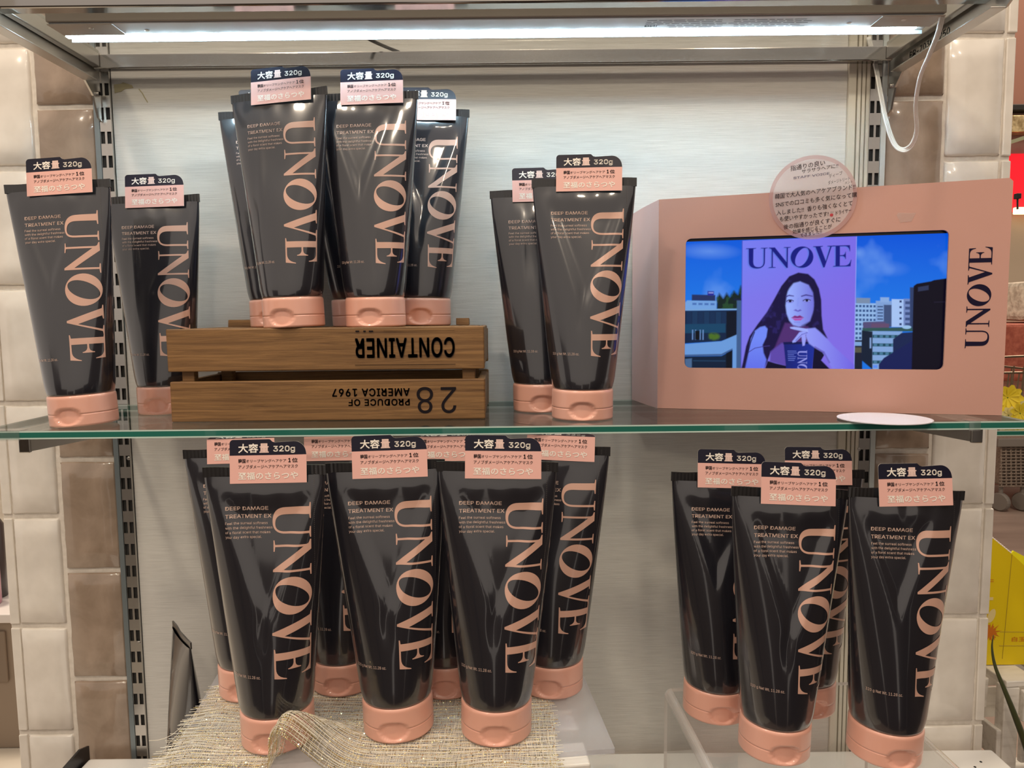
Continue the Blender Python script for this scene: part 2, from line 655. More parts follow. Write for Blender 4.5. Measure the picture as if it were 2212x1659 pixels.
panel = struct(MB().box((-0.4520, -0.0035, ZB), (0.3850, 0.0, ZT)).build('wall_center', m_panel))
# torn flake of wallpaper beside the left upright
m_torn = mat('torn_paper_core', (0.42, 0.38, 0.24), 0.8)
fl = [at(x, y, -0.0036) for x, y in ((246, 183), (262, 181), (266, 178), (285, 184), (288, 190), (270, 192), (262, 198), (248, 201))]
g = MB()
g.prism([(p.x, p.z) for p in fl], -0.0042, -0.0034, 'xz')
g.build('torn_patch', m_torn, panel)
g = MB()
g.tube([at(x, y, -0.0037) for x, y in ((300, 192), (308, 202), (312, 210), (319, 221))], 0.0006, 5)
g.build('tear_line', m_torn, panel)


def slotted_upright(name, x0, x1, y, cols, zoff, label):
    """slotted standard: front plate with real slots, dark channel behind"""
    root = empty(name, (0, 0, 0))
    tag(root, label, 'upright', 'slotted shelf uprights')
    xs = [x0]
    for c in cols:
        xs += [c - .00235, c + .00235]
    xs += [x1]
    zs = []
    z = ZB + zoff
    while z < ZT - .02:
        zs += [z, z + .0135]
        z += .0267
    zs = [ZB] + zs + [ZT]
    g = MB()
    slots = {1, 3}
    for i in range(len(xs) - 1):
        for j in range(len(zs) - 1):
            hole = i in slots and j % 2 == 1
            if not hole:
                g.add([(xs[i], y, zs[j]), (xs[i + 1], y, zs[j]), (xs[i + 1], y, zs[j + 1]), (xs[i], y, zs[j + 1])], [(0, 1, 2, 3)])
            else:
                a, b, c, d = xs[i], xs[i + 1], zs[j], zs[j + 1]
                yb = y + .0022
                g.add([(a, y, c), (b, y, c), (b, y, d), (a, y, d), (a, yb, c), (b, yb, c), (b, yb, d), (a, yb, d)],
                      [(0, 4, 5, 1), (1, 5, 6, 2), (2, 6, 7, 3), (3, 7, 4, 0)])
    g.add([(x0, y, ZB), (x0, 0, ZB), (x0, 0, ZT), (x0, y, ZT), (x1, y, ZB), (x1, 0, ZB), (x1, 0, ZT), (x1, y, ZT)], [(0, 3, 2, 1), (4, 5, 6, 7)])
    g.build('slotted_face', m_steel, root)
    MB().box((x0 + .0004, y + .0024, ZB), (x1 - .0004, -.0002, ZT)).build('channel_back', m_dark, root)
    return root


up_l = slotted_upright('slotted_upright', -0.4655, -0.4525, -0.0075, (-0.4628, -0.4556), .0115, 'slotted steel upright at the left, beside the brown tiles')
MB().box((-0.4715, -0.0085, ZB), (-0.4658, 0, ZT)).build('side_channel', m_bluegrey, up_l)
up_r = slotted_upright('slotted_upright', 0.4095, 0.4225, -0.0075, (0.4125, 0.4197), .010, 'slotted steel upright at the right, behind the pink display box')
MB().box((0.4228, -0.0085, ZB), (0.4285, 0, ZT)).build('side_channel', m_strip, up_r)
g = MB()
for a, b, d in ((.3853, .3935, .0075), (.3935, .3955, .0035), (.3955, .3990, .0075), (.3990, .4005, .0035), (.4005, .4040, .0075), (.4040, .4055, .0035), (.4055, .4092, .0075)):
    g.box((a, -d, ZB), (b, 0, ZT))
g.build('grooved_channel', m_alu, up_r)
scr = MB().lathe([(.0021, 0), (.0021, .0006), (.0016, .0011)], n=14)
for root, pts in ((up_l, ((278, 990), (300, 1388))), (up_r, ((1855, 971),))):
    for p in pts:
        o = scr.build('screw', m_steel, root)
        q = at(p[0], p[1], -.0075)
        o.location = (q.x, -.0076, q.z)
        o.rotation_euler = (PI / 2, 0, 0)

m_floor_l = mat('pale_stone_floor', (0.66, 0.61, 0.52), 0.3)
add_noise(m_floor_l, 2.2, (0.58, 0.52, 0.43), (0.72, 0.67, 0.58), (1, 1, 1), detail=6, distort=1.2)
m_floor_r = mat('brown_floor', (0.28, 0.19, 0.15), 0.4)
add_noise(m_floor_r, 2.0, (0.26, 0.19, 0.155), (0.40, 0.30, 0.245), (0.5, 2, 1), detail=5)
g = MB()
g.box((-6, -4, -1.32), (-0.9, 8, -1.28))
struct(g.build('floor', m_floor_l))
g = MB()
g.box((-0.9, -4, -1.32), (6, 8, -1.28))
struct(g.build('floor', m_floor_r))
# unseen dark gondola blocks added behind the camera to shape the tube reflections
m_block = mat('added_dark_block', (0.05, 0.038, 0.03), 0.6)
g = MB()
for xa, xb, zt_ in ((-4.0, -2.3, .30), (-2.0, -1.25, -.10), (-1.05, -.35, -.22), (-.15, .75, -.16), (1.0, 1.6, -.05), (1.9, 4.0, .2)):
    g.box((xa, -2.6, -1.279), (xb, -2.2, zt_))
g.box((1.45, -1.9, -1.279), (1.9, -0.5, 1.25))  # tall unseen block added to shade the right tiles and box
struct(g.build('unseen_dark_blocks', m_block))
m_wallfar = mat('salmon_store_wall', (0.34, 0.15, 0.10), 0.7)
struct(MB().box((0.2, 5.0, -1.28), (6, 5.1, 2.4)).build('wall_far', m_wallfar))
m_wallfar2 = mat('cream_store_wall', (0.60, 0.52, 0.42), 0.7)
struct(MB().box((-6, 5.0, -1.28), (0.2, 5.1, 2.4)).build('wall_far', m_wallfar2))

# ------------------------------------------------------------------ overhead shelf, brackets, lamp
def glass_slab(name, x0, x1, y0, y1, z0, z1, parent, lip=.0013, edge=None):
    g = MB()
    vs = [(x0, y0, z0), (x1, y0, z0), (x1, y1, z0), (x0, y1, z0), (x0, y0, z1), (x1, y0, z1), (x1, y1, z1), (x0, y1, z1)]
    g.add(vs, [(0, 3, 2, 1), (4, 5, 6, 7)], 0)
    for za, zb, mi in ((z0, z0 + lip, 2), (z0 + lip, z1 - lip, 1), (z1 - lip, z1, 2)):
        r = [(x0, y0), (x1, y0), (x1, y1), (x0, y1)]
        for k in range(4):
            a, b = r[k], r[(k + 1) % 4]
            g.add([(*a, za), (*b, za), (*b, zb), (*a, zb)], [(0, 1, 2, 3)], mi)
    return g.build(name, [m_glass, edge or m_glass_edge, edge or m_glass_lip], parent)


osh = tag(empty('overhead_shelf', (-0.02, -0.1, 0.372)), 'steel framed glass shelf across the top of the picture', 'shelf')


def sub(o, root):
    """parent a world-space mesh to a root that is not at the origin"""
    bpy.context.view_layer.update()
    o.parent = root
    o.matrix_parent_inverse = root.matrix_world.inverted()
    return o


sub(MB().bbox((-0.4600, -0.2080, 0.3712), (0.4250, -0.1930, 0.4050), .0015).build('front_rail', m_chrome), osh)
sub(MB().bbox((-0.4600, -0.0260, 0.3765), (0.4250, -0.0140, 0.3920), .0012).build('rear_rail', m_chrome), osh)
sub(MB().bbox((-0.4600, -0.1925, 0.3780), (-0.4520, -0.0265, 0.3960), .001).build('side_bar', m_steel), osh)
sub(MB().bbox((0.4170, -0.1925, 0.3780), (0.4250, -0.0265, 0.3960), .001).build('side_bar', m_steel), osh)
gp = sub(glass_slab('glass_pane', -0.4515, 0.4165, -0.1925, -0.0265, 0.3915, 0.3965, None, .0008, m_clearplastic), osh)
st = at(1060, 82, -.15)
g = MB().box((-0.045, -.150, .39095), (0.045, -.120, .39135))
sub(g.build('clear_sticker', m_tape), osh)

zc_ = .3985
cpts = []
for px_, py_ in ((770, 66), (800, 86), (850, 108), (890, 121), (940, 127)):
    q = at(px_, py_, -.1)
    k_ = (zc_ - CAM_POS[2]) / (q.z - CAM_POS[2])
    cpts.append(Vector(CAM_POS) + (q - Vector(CAM_POS)) * k_)
bc = MB().tube(catmull(cpts, 6), .0019, 8).build('black_cable', mat('black_rubber', (.02, .02, .022), .5), None, True)
tag(bc, 'thin black cable lying on the overhead glass', 'cable')

BRACKET = [(-0.009, 0.4000), (-0.262, 0.4000), (-0.262, 0.3860), (-0.215, 0.3610), (-0.040, 0.3610), (-0.024, 0.3480), (-0.016, 0.3260), (-0.009, 0.3230)]


def bracket(x, label, txt=None):
    root = tag(empty('shelf_bracket', (x, -0.009, 0.361)), label, 'bracket', 'overhead shelf brackets')
    g = MB()
    g.prism(BRACKET, x - .0011, x + .0011, 'yz')
    sub(g.build('blade', m_steel), root)
    s = -1 if x > 0 else 1
    xa, xb = sorted((x, x + s * .014))
    sub(MB().bbox((xa, -0.215, .3600), (xb, -0.040, .3612), .0004).build('flange', m_steel), root)
    sub(MB().tube([(x, -.0155, .352), (x + s * .0035, -.0155, .352)], .0028, 14).build('rivet', m_chrome), root)
    if txt:
        v, f = fit(text2d(txt, .01), 0, .075, 0, .0068)
        g = MB()
        # on the inner face of the right blade, read from inside the bay
        g.add([(x - .0013, -.055 - p[0], .3685 + p[1]) for p in v], f)
        sub(g.build('etched_text', m_etch), root)
    return root


bracket(-0.4630, 'bent steel bracket holding the overhead shelf at its left end')
bracket(0.4300, 'bent steel bracket stamped 250 at the right end of overhead shelf', 'BR-703HE 250')

lamp = tag(empty('led_lamp', (-0.0105, -0.185, 0.3712)), 'long white LED lamp glowing under the overhead shelf', 'lamp')
sub(MB().bbox((-0.4220, -0.2035, 0.3612), (0.4000, -0.1600, 0.3705), .0008).build('housing', m_lampgrey), lamp)
base = sub(MB().bbox((-0.4200, -0.2020, 0.3598), (0.3980, -0.1760, 0.3611), .0004).build('base_plate', m_white_metal), lamp)
for xa, xb in ((-0.4215, -.362), (.342, .3995)):
    sub(MB().bbox((xa, -0.2028, 0.3588), (xb, -0.1755, 0.3597), .0003).build('end_plate', m_lampgrey), lamp)
sub(MB().bbox((-0.4220, -0.1612, 0.3574), (0.4000, -0.1596, 0.3611), .0003).build('rear_lip', m_white_metal), lamp)
m_led = bpy.data.materials.new('led_strip_glow')
m_led.use_nodes = True
nt = m_led.node_tree
nt.nodes.remove(nt.nodes['Principled BSDF'])
em = N(nt, 'ShaderNodeEmission', Color=(0.60, 0.86, 1.0, 1))
tc = N(nt, 'ShaderNodeTexCoord')
wv = N(nt, 'ShaderNodeTexWave', Scale=10.2, Distortion=0.0)
wv.bands_direction = 'X'
mr = N(nt, 'ShaderNodeMapRange')
LED_POWER = 72.0
mr.inputs['To Min'].default_value = LED_POWER * 0.75
mr.inputs['To Max'].default_value = LED_POWER * 1.25
nt.links.new(tc.outputs['Object'], wv.inputs['Vector'])
nt.links.new(wv.outputs['Fac'], mr.inputs['Value'])
nt.links.new(mr.outputs[0], em.inputs['Strength'])
nt.links.new(em.outputs[0], nt.nodes['Material Output'].inputs['Surface'])
sub(MB().bbox((-0.4220, -0.1722, 0.3589), (0.3890, -0.1662, 0.3611), .0004, seg=2).build('led_strip', m_led), lamp)
for xx, yy in ((-.386, -.193), (-.337, -.187), (.318, -.187), (.366, -.193)):
    sub(MB().lathe([(.0016, 0), (.0022, .0004), (.0022, .0010)], (xx, yy, .3582), 12).build('screw', m_steel), lamp)
# printed rating label on the base plate, facing down; read from the front
g = MB()


def lamp_text(vf, x, y):
    v, f = vf
    g.add([(x + p[0], y + p[1], .35965) for p in v], [tuple(reversed(t)) for t in f])


lamp_text(fit(text2d('DNL', .02), 0, .014, 0, .0045), .128, -.1845)
for row in range(5):
    yy = -.1965 + row * .0042
    x = .128
    while x < .275:
        ln = random.uniform(.004, .012)
        if not (row > 2 and x < .146) and not (.196 < x < .203):
            g.add([(x, yy, .35965), (x + ln, yy, .35965), (x + ln, yy + .0013, .35965), (x, yy + .0013, .35965)], [(0, 3, 2, 1)])
        x += ln + .0018
sub(g.build('rating_label', m_print), base)

lamp.location += Vector((0, .0275, .0098))

path = [at(x, y, Y) for x, y, Y in ((2036, 33, -.172), (2027, 70, -.165), (2008, 118, -.150), (1988, 165, -.13), (1978, 225, -.105), (1980, 280, -.08), (1970, 312, -.07),
                                    (1952, 324, -.064), (1932, 311, -.058), (1914, 260, -.050), (1902, 200, -.028), (1891, 140, -.0108), (1876, 80, -.0108))]
pp = catmull(path, 8)
g = MB()
for k in (-1, 0, 1):
    pk = []
    for i, p in enumerate(pp):
        t = (pp[min(i + 1, len(pp) - 1)] - pp[max(i - 1, 0)]).normalized()
        s = t.cross(Vector((0.25, -1, 0.1))).normalized()
        pk.append(p + s * (k * .0019))
    g.tube(pk, .00115, 7)
cb = g.build('power_cable', m_cable, None, True)
tag(cb, 'white flat three core cable looping down from the lamp end', 'cable')

# ------------------------------------------------------------------ middle glass shelf
ms = tag(empty('glass_shelf', (-0.01, -0.11, -0.0075)), 'green edged glass shelf carrying the crate and the pink display', 'shelf')
sub(glass_slab('glass_sheet', -0.4900, 0.4690, -0.2125, -0.0100, -0.0075, 0.0, None), ms)
for x0, x1 in ((-0.4905, -0.4480), (0.4150, 0.4250)):
    g = MB()
    g.box((x0, -0.2137, -0.0086), (x1, -0.2126, 0.0008))
    g.box((x0, -0.2126, 0.0001), (x1, -0.2000, 0.0008))
    sub(g.build('corner_guard', m_clearplastic), ms)


def mid_bracket(x, label):
    root = tag(empty('shelf_bracket', (x, -0.009, -0.03)), label, 'bracket', 'glass shelf brackets')
    g = MB()
    g.prism([(-0.009, -0.0078), (-0.196, -0.0078), (-0.196, -0.0205), (-0.188, -0.0235), (-0.009, -0.0330)], x - .0012, x + .0012, 'yz')
    sub(g.build('blade', m_steel), root)
    s = -1 if x > 0 else 1
    xa, xb = sorted((x, x + s * .010))
    sub(MB().bbox((xa, -0.1985, -.0225), (xb, -0.1945, -.0085), .0008).build('front_stop', m_chrome), root)
    for k in range(2):
        sub(MB().bbox((x - .0021, -.186 - .004 * k, -.0195), (x + .0021, -.1845 - .004 * k, -.0095), .0003).build('slot', m_dark), root)
    return root


mid_bracket(-0.4590, 'steel bracket under the left end of the glass shelf')
mid_bracket(0.4370, 'steel bracket with a chrome end under the right end of the glass shelf')

# ------------------------------------------------------------------ lower shelf board
LZ = -0.430
lb = tag(empty('lower_shelf', (0.03, -0.2, LZ - .02)), 'white painted shelf board at the bottom edge of the picture', 'shelf')
sub(MB().bbox((-0.5180, -0.4000, LZ - .018), (0.5780, -0.0180, LZ), .004, seg=3).build('board', m_wshelf), lb)
for x, y in ((.548, -.045), (.556, -.062), (.562, -.085), (.535, -.055)):
    sub(MB().lathe([(.0016, 0), (.0013, .0006)], (x, y, LZ - .0001), 10).build('nail_head', m_dark), lb)
br = tag(empty('shelf_bracket', (-.5260, -.02, LZ - .03)), 'dark steel bracket tip at the lower left corner of the picture', 'bracket')
g = MB()
g.prism([(-.012, LZ + .012), (-.030, LZ + .018), (-.19, LZ + .006), (-.19, LZ - .03), (-.012, LZ - .05)], -.5230, -.5205, 'yz')
sub(g.build('blade', mat('dark_steel', (.06, .06, .065), .35, .8)), br)

# ------------------------------------------------------------------ hair treatment tubes
TH, CAPH, R0 = 0.2287, 0.0290, 0.0297
ZSEAL = TH - 0.0075
_zt = np.linspace(CAPH, TH, 90)
_phi = np.linspace(0, PI, 181)
_tab = []
for z in _zt:
    t = min(max((z - CAPH) / (ZSEAL - CAPH), 0), 1)
    a = R0 + (0.0495 - R0) * t ** 0.92
    Q = 0.0467 + (0.0499 - 0.0467) * t
    lo, hi = 0.0006, R0

    def per(b):
        return PI * (3 * (a + b) - math.sqrt((3 * a + b) * (a + 3 * b))) / 4
    for _ in range(40):
        mid = (lo + hi) / 2
        if per(mid) < Q:
            lo = mid
        else:
            hi = mid
    b = lo
    # gather the shoulder where the body meets the cap
    k = max(0, 1 - (z - CAPH) / 0.012)
    a -= 0.0012 * k * k
    b -= 0.0012 * k * k
    ds = np.sqrt((a * np.cos(_phi)) ** 2 + (b * np.sin(_phi)) ** 2)
    s = np.concatenate([[0], np.cumsum((ds[1:] + ds[:-1]) / 2 * np.diff(_phi))])
    _tab.append((a, b, s))
_A = np.array([t[0] for t in _tab])
_B = np.array([t[1] for t in _tab])
_S = np.array([t[2] for t in _tab])


def sstep(a, b, x):
    t = np.clip((x - a) / (b - a), 0, 1)
    return t * t * (3 - 2 * t)


def dent(kind, s, z):
    """how far the front face is pressed in at arc position s and height z"""
    d = 0.0
    if kind == 1:
        m = 0.038 * (z - 0.088) / 0.11 - abs(s - 0.002)
        d += 0.0036 * sstep(0, 0.013, m) * (1 - sstep(0.188, 0.212, z))
        d += 0.0016 * math.exp(-((s + .002) / .004) ** 2 - ((z - .100) / .016) ** 2)
        d -= 0.0010 * math.exp(-((s - .003) / .003) ** 2 - ((z - .108) / .012) ** 2)
    elif kind == 2:
        m = 0.030 * (z - 0.115) / 0.08 - abs(s + 0.008)
        d += 0.0026 * sstep(0, 0.012, m) * (1 - sstep(0.188, 0.212, z))
        d += 0.0014 * math.exp(-((s - .012) / .006) ** 2 - ((z - .07) / .02) ** 2)
    else:
        d += 0.0022 * math.exp(-((s + .004) / .020) ** 2 - ((z - .160) / .030) ** 2)
        d -= 0.0008 * math.exp(-((s + .018) / .004) ** 2 - ((z - .150) / .05) ** 2)
    # fine pleats gathering into the crimp
    d += 0.00022 * math.sin(s * 300 + kind) * float(sstep(0.195, 0.214, z)) * (1 - float(sstep(.216, .221, z)))
    return d


def surf(kind, s, z, off=0.0):
    i = np.interp(z, _zt, np.arange(len(_zt)))
    i0 = int(min(i, len(_zt) - 2))
    fr = i - i0
    a = _A[i0] * (1 - fr) + _A[i0 + 1] * fr
    b = _B[i0] * (1 - fr) + _B[i0 + 1] * fr
    S = _S[i0] * (1 - fr) + _S[i0 + 1] * fr
    ph = np.interp(abs(s), S, _phi) * (1 if s >= 0 else -1)
    x, y = a * math.sin(ph), -b * math.cos(ph)
    nx, ny = math.sin(ph) / a, -math.cos(ph) / b
    L = math.hypot(nx, ny)
    w = max(0.0, math.cos(ph)) ** 0.5 if abs(ph) < PI / 2 else 0
    y += dent(kind, s, z) * w * min(1, b / .004)
    return (x + nx / L * off, y + ny / L * off, z)


def tube_meshes(kind):
    out = {}
    # body
    g = MB()
    zr = np.concatenate([np.linspace(CAPH, CAPH + .012, 7)[:-1], np.linspace(CAPH + .012, ZSEAL, 60)])
    nphi = 88
    vs, fs = [], []
    for z in zr:
        Smax = np.interp(z, _zt, _S[:, -1])
        for k in range(nphi):
            s = -Smax + 2 * Smax * (k + .5) / nphi
            vs.append(surf(kind, s, z))
    for j in range(len(zr) - 1):
        for k in range(nphi):
            fs.append((j * nphi + k, j * nphi + (k + 1) % nphi, (j + 1) * nphi + (k + 1) % nphi, (j + 1) * nphi + k))
    fs.append(tuple(range(nphi - 1, -1, -1)))
    g.add(vs, fs)
    out['tube_body'] = g.mesh('tube_body', m_tubebody, True)
    # crimped seal: flat ribbed band, slightly wavy
    g = MB()
    nx = 60
    vs, fs = [], []
    for j, z in enumerate((ZSEAL - .0006, ZSEAL + .0004, TH - .0004, TH)):
        for sy in (-1, 1):
            for i in range(nx + 1):
                x = -.0497 + .0994 * i / nx
                y = .0007 * math.sin(x * 70 + kind) + sy * (.0009 + .00022 * (i % 2))
                vs.append((x, y, z + (.0003 * math.sin(x * 160 + 2 * kind) if j > 1 else 0)))
    w1 = nx + 1

    def idx(j, sy, i):
        return (j * 2 + sy) * w1 + i
    for j in range(3):
        for i in range(nx):
            fs.append((idx(j, 0, i), idx(j, 0, i + 1), idx(j + 1, 0, i + 1), idx(j + 1, 0, i)))
            fs.append((idx(j, 1, i + 1), idx(j, 1, i), idx(j + 1, 1, i), idx(j + 1, 1, i + 1)))
        fs.append((idx(j, 1, 0), idx(j, 0, 0), idx(j + 1, 0, 0), idx(j + 1, 1, 0)))
        fs.append((idx(j, 0, nx), idx(j, 1, nx), idx(j + 1, 1, nx), idx(j + 1, 0, nx)))
    for i in range(nx):
        fs.append((idx(3, 0, i), idx(3, 0, i + 1), idx(3, 1, i + 1), idx(3, 1, i)))
    g.add(vs, fs)
    out['crimped_seal'] = g.mesh('crimped_seal', m_seal, False)
    # logo, reading downwards
    v, f = UNOVE
    h = .0303
    vf = (np.stack([.0075 + v[:, 1] * h, .1995 - v[:, 0] * (.1390 / 4.54)], 1), f)
    vs, fs = slice2d(vf, np.arange(.008, .040, .0022), np.arange(.060, .2, .0035))
    g = MB().add([surf(kind, p[0], p[1], .00028) for p in vs], fs)
    out['logo_lettering'] = g.mesh('logo_lettering', m_pinkprint, True)
    # small print
    rows = [('DEEP DAMAGE', -.0310, .0037, .1944, .0056, .016), ('TREATMENT EX', -.0310, .0060, .1881, .0056, .016),
            ('Feel the surreal softness', -.0310, .0030, .1831, .0039, .0), ('with the delightful freshness', -.0310, .0068, .1795, .0039, .0),
            ('of a floral scent that makes', -.0310, .0052, .1759, .0039, .0), ('your day extra special.', -.0310, -.0018, .1723, .0039, .0)]
    parts = [fitline(text2d(t, b, 1 if b == 0 else 2), x0, x1, z0, sz) for t, x0, x1, z0, sz, b in rows]
    vs, fs = slice2d(join2d(parts), np.arange(-.031, .01, .003), np.arange(.17, .2, .005))
    g = MB().add([surf(kind, p[0], p[1], .00028) for p in vs], fs)
    out['description_text'] = g.mesh('description_text', m_textprint, False)
    vs, fs = slice2d(fit(text2d('320 g Net Wt. 11.28 oz.', .0, 1), -.0315, -.0035, .0615, .0645), np.arange(-.031, 0, .002), [])
    g = MB().add([surf(kind, p[0], p[1], .00028) for p in vs], fs)
    out['weight_text'] = g.mesh('weight_text', m_textprint, False)
    # dotted perforation of the wrapping film
    g = MB()
    z = .040
    while z < .226:
        sx = .0405 if z < ZSEAL else .0415
        q = [(sx - .00018, z), (sx + .00018, z), (sx + .00018, z + .0007), (sx - .00018, z + .0007)]
        g.add([surf(kind, a, b, .0003) if z < ZSEAL - .002 else (a, -.0016, b) for a, b in q], [(0, 1, 2, 3)])
        z += .0016
    out['perforation'] = g.mesh('perforation', mat('film_dots', (.10, .09, .085), .4), False)
    return out


def cap_mesh():
    prof = [(.0, .0275), (.0004, .0290), (.0015, .0297), (.0112, .02975), (.01135, .02945), (.0117, .02945), (.01185, .02975), (.0265, .02965), (.0282, .0293), (.029, .0284)]
    zz = []
    for i in range(len(prof) - 1):
        n = 12 if prof[i + 1][0] - prof[i][0] > .005 else 1
        for k in range(n):
            t = k / n
            zz.append((prof[i][0] * (1 - t) + prof[i + 1][0] * t, prof[i][1] * (1 - t) + prof[i + 1][1] * t))
    zz.append(prof[-1])
    n = 96
    vs, fs = [], []
    for z, r in zz:
        for k in range(n):
            a = 2 * PI * k / n - PI / 2
            rr = r
            da = (a + PI / 2 + PI) % (2 * PI) - PI
            u, v = da * R0 / .0125, (z - .0098) / .0083
            q = u * u + v * v
            if q < 1.0:
                rr = .02965 - .0030 * float(sstep(0, .20, 1 - q)) * (0.75 + 0.25 * float(sstep(-1, 1, v)))
            vs.append((rr * math.cos(a), rr * math.sin(a), z))
    for j in range(len(zz) - 1):
        for k in range(n):
            fs.append((j * n + k, j * n + (k + 1) % n, (j + 1) * n + (k + 1) % n, (j + 1) * n + k))
    fs.append(tuple(range(n - 1, -1, -1)))
    fs.append(tuple((len(zz) - 1) * n + k for k in range(n)))
    return MB().add(vs, fs).mesh('cap', m_cap, True)


def tag_meshes(bend=0.0):
    """stepped card stuck over the seal: navy header, pink body; lettering apart"""
    top, step = .2508, .2482
    L, Rr, B, band = -.0262, .0357, .2160, .2382

    def arc(cx, cz, r, a0, a1, n=6):
        return [(cx + r * math.cos(math.radians(a0 + (a1 - a0) * k / n)), cz + r * math.sin(math.radians(a0 + (a1 - a0) * k / n))) for k in range(n + 1)]
    head = [(L, band), (Rr, band)] + arc(Rr - .0098, step - .0088, .0095, 8, 90, 8) + [(.0105, step)] + [(.0085, step + .0006), (.0068, top - .0003), (.0058, top)] + arc(L + .003, top - .003, .003, 90, 180, 5)
    body = [(L, B), (Rr, B), (Rr, band), (L, band)]

    def yb(x, z):     # the card bows a little with the seal
        return -.0022 - .0006 * math.sin(x * 60) - (.2508 - z) * .135
    g = MB()
    for pts, mi in ((head, 0), (body, 1)):
        v, f = slice2d(poly2d([pts]), np.arange(-.024, .036, .006), np.arange(.217, .25, .006))
        n = len(v)
        g.add([(p[0], yb(*p), p[1]) for p in v], f, mi)
        g.add([(p[0], yb(*p) + .0004, p[1]) for p in v], [tuple(reversed(t)) for t in f], 2)
    cb_, sb_ = math.cos(math.radians(bend)), math.sin(math.radians(bend))

    def fold(vs):      # header folded back where the shelf above leaves no room
        return [(x, y + max(0, z - band) * sb_, z if z < band else band + (z - band) * cb_) for x, y, z in vs]
    g.v = fold(g.v)
    card = g.mesh('promo_card', [m_tagnavy, m_tagpink, m_white], False)
    g = MB()
    rows = [('大容', -.0192, -.0028, .2402, .2476, .022, 0), ('量', -.0020, .0056, .2402, .2476, .022, 3), ('320g', .0092, .0268, .2397, .2455, .022, 0),
            ('韓国', -.0192, -.0134, .2322, .2356, .02, 1), ('オリーブヤングヘアケア', -.0130, .0196, .2325, .2351, .004, 1), ('1', .0213, .0232, .2323, .2357, .03, 1), ('位', .0242, .0288, .2322, .2357, .02, 1),
            ('アノブダメージヘアケアヘアマスク', -.0192, .0288, .2278, .2307, .006, 1), ('至福のさらつや', -.0194, .0290, .2190, .2250, .02, 2)]
    for t, x0, x1, z0, z1, b, mi in rows:
        v, f = fit(text2d(t, b, 2), x0, x1, z0, z1)
        v, f = slice2d((v, f), np.arange(-.024, .036, .006), np.arange(.217, .25, .006))
        g.add([(p[0], yb(*p) - .00025, p[1]) for p in v], f, mi)
    g.v = fold(g.v)
    return card, g.mesh('card_lettering', [m_white, m_ink, m_white, m_shine], False)


CAP = cap_mesh()
CARDS = [tag_meshes(), tag_meshes(84.0)]
KINDS = [tube_meshes(k) for k in range(3)]
TUBE_GROUP = 'black hair treatment tubes'


def hair_tube(loc, lean, yaw, kind, label, card_tilt=0.0, card_dx=0.0, group=TUBE_GROUP, with_card=True, scale=1.0, card=0):
    root = empty('hair_treatment_tube', loc, (0, math.radians(lean), math.radians(yaw)))
    root.rotation_mode = 'ZYX' if False else 'XYZ'
    # keep the tilted foot on its support
    root.location.z += abs(math.sin(math.radians(lean))) * R0 * 0.5
    root.scale = (scale, scale, scale)
    tag(root, label, 'tube', group)
    me = KINDS[kind]
    b = link('tube_body', me['tube_body'], root)
    link('crimped_seal', me['crimped_seal'], root)
    c = link('cap', CAP, root)
    c['label'] = 'coral pink flip cap with a thumb recess'
    link('logo_lettering', me['logo_lettering'], b)
    link('description_text', me['description_text'], b)
    link('weight_text', me['weight_text'], b)
    link('perforation', me['perforation'], b)
    if with_card:
        k = link('promo_card', CARDS[card][0], root)
        k['label'] = 'stepped navy and pink card with Japanese lettering'
        if card_tilt or card_dx:
            piv = Vector((0.005, 0, .233))
            k.rotation_euler = (0, math.radians(card_tilt), 0)
            k.location = piv - Matrix.Rotation(math.radians(card_tilt), 3, 'Y') @ piv + Vector((card_dx, 0, 0))
        link('card_lettering', CARDS[card][1], k)
    return root


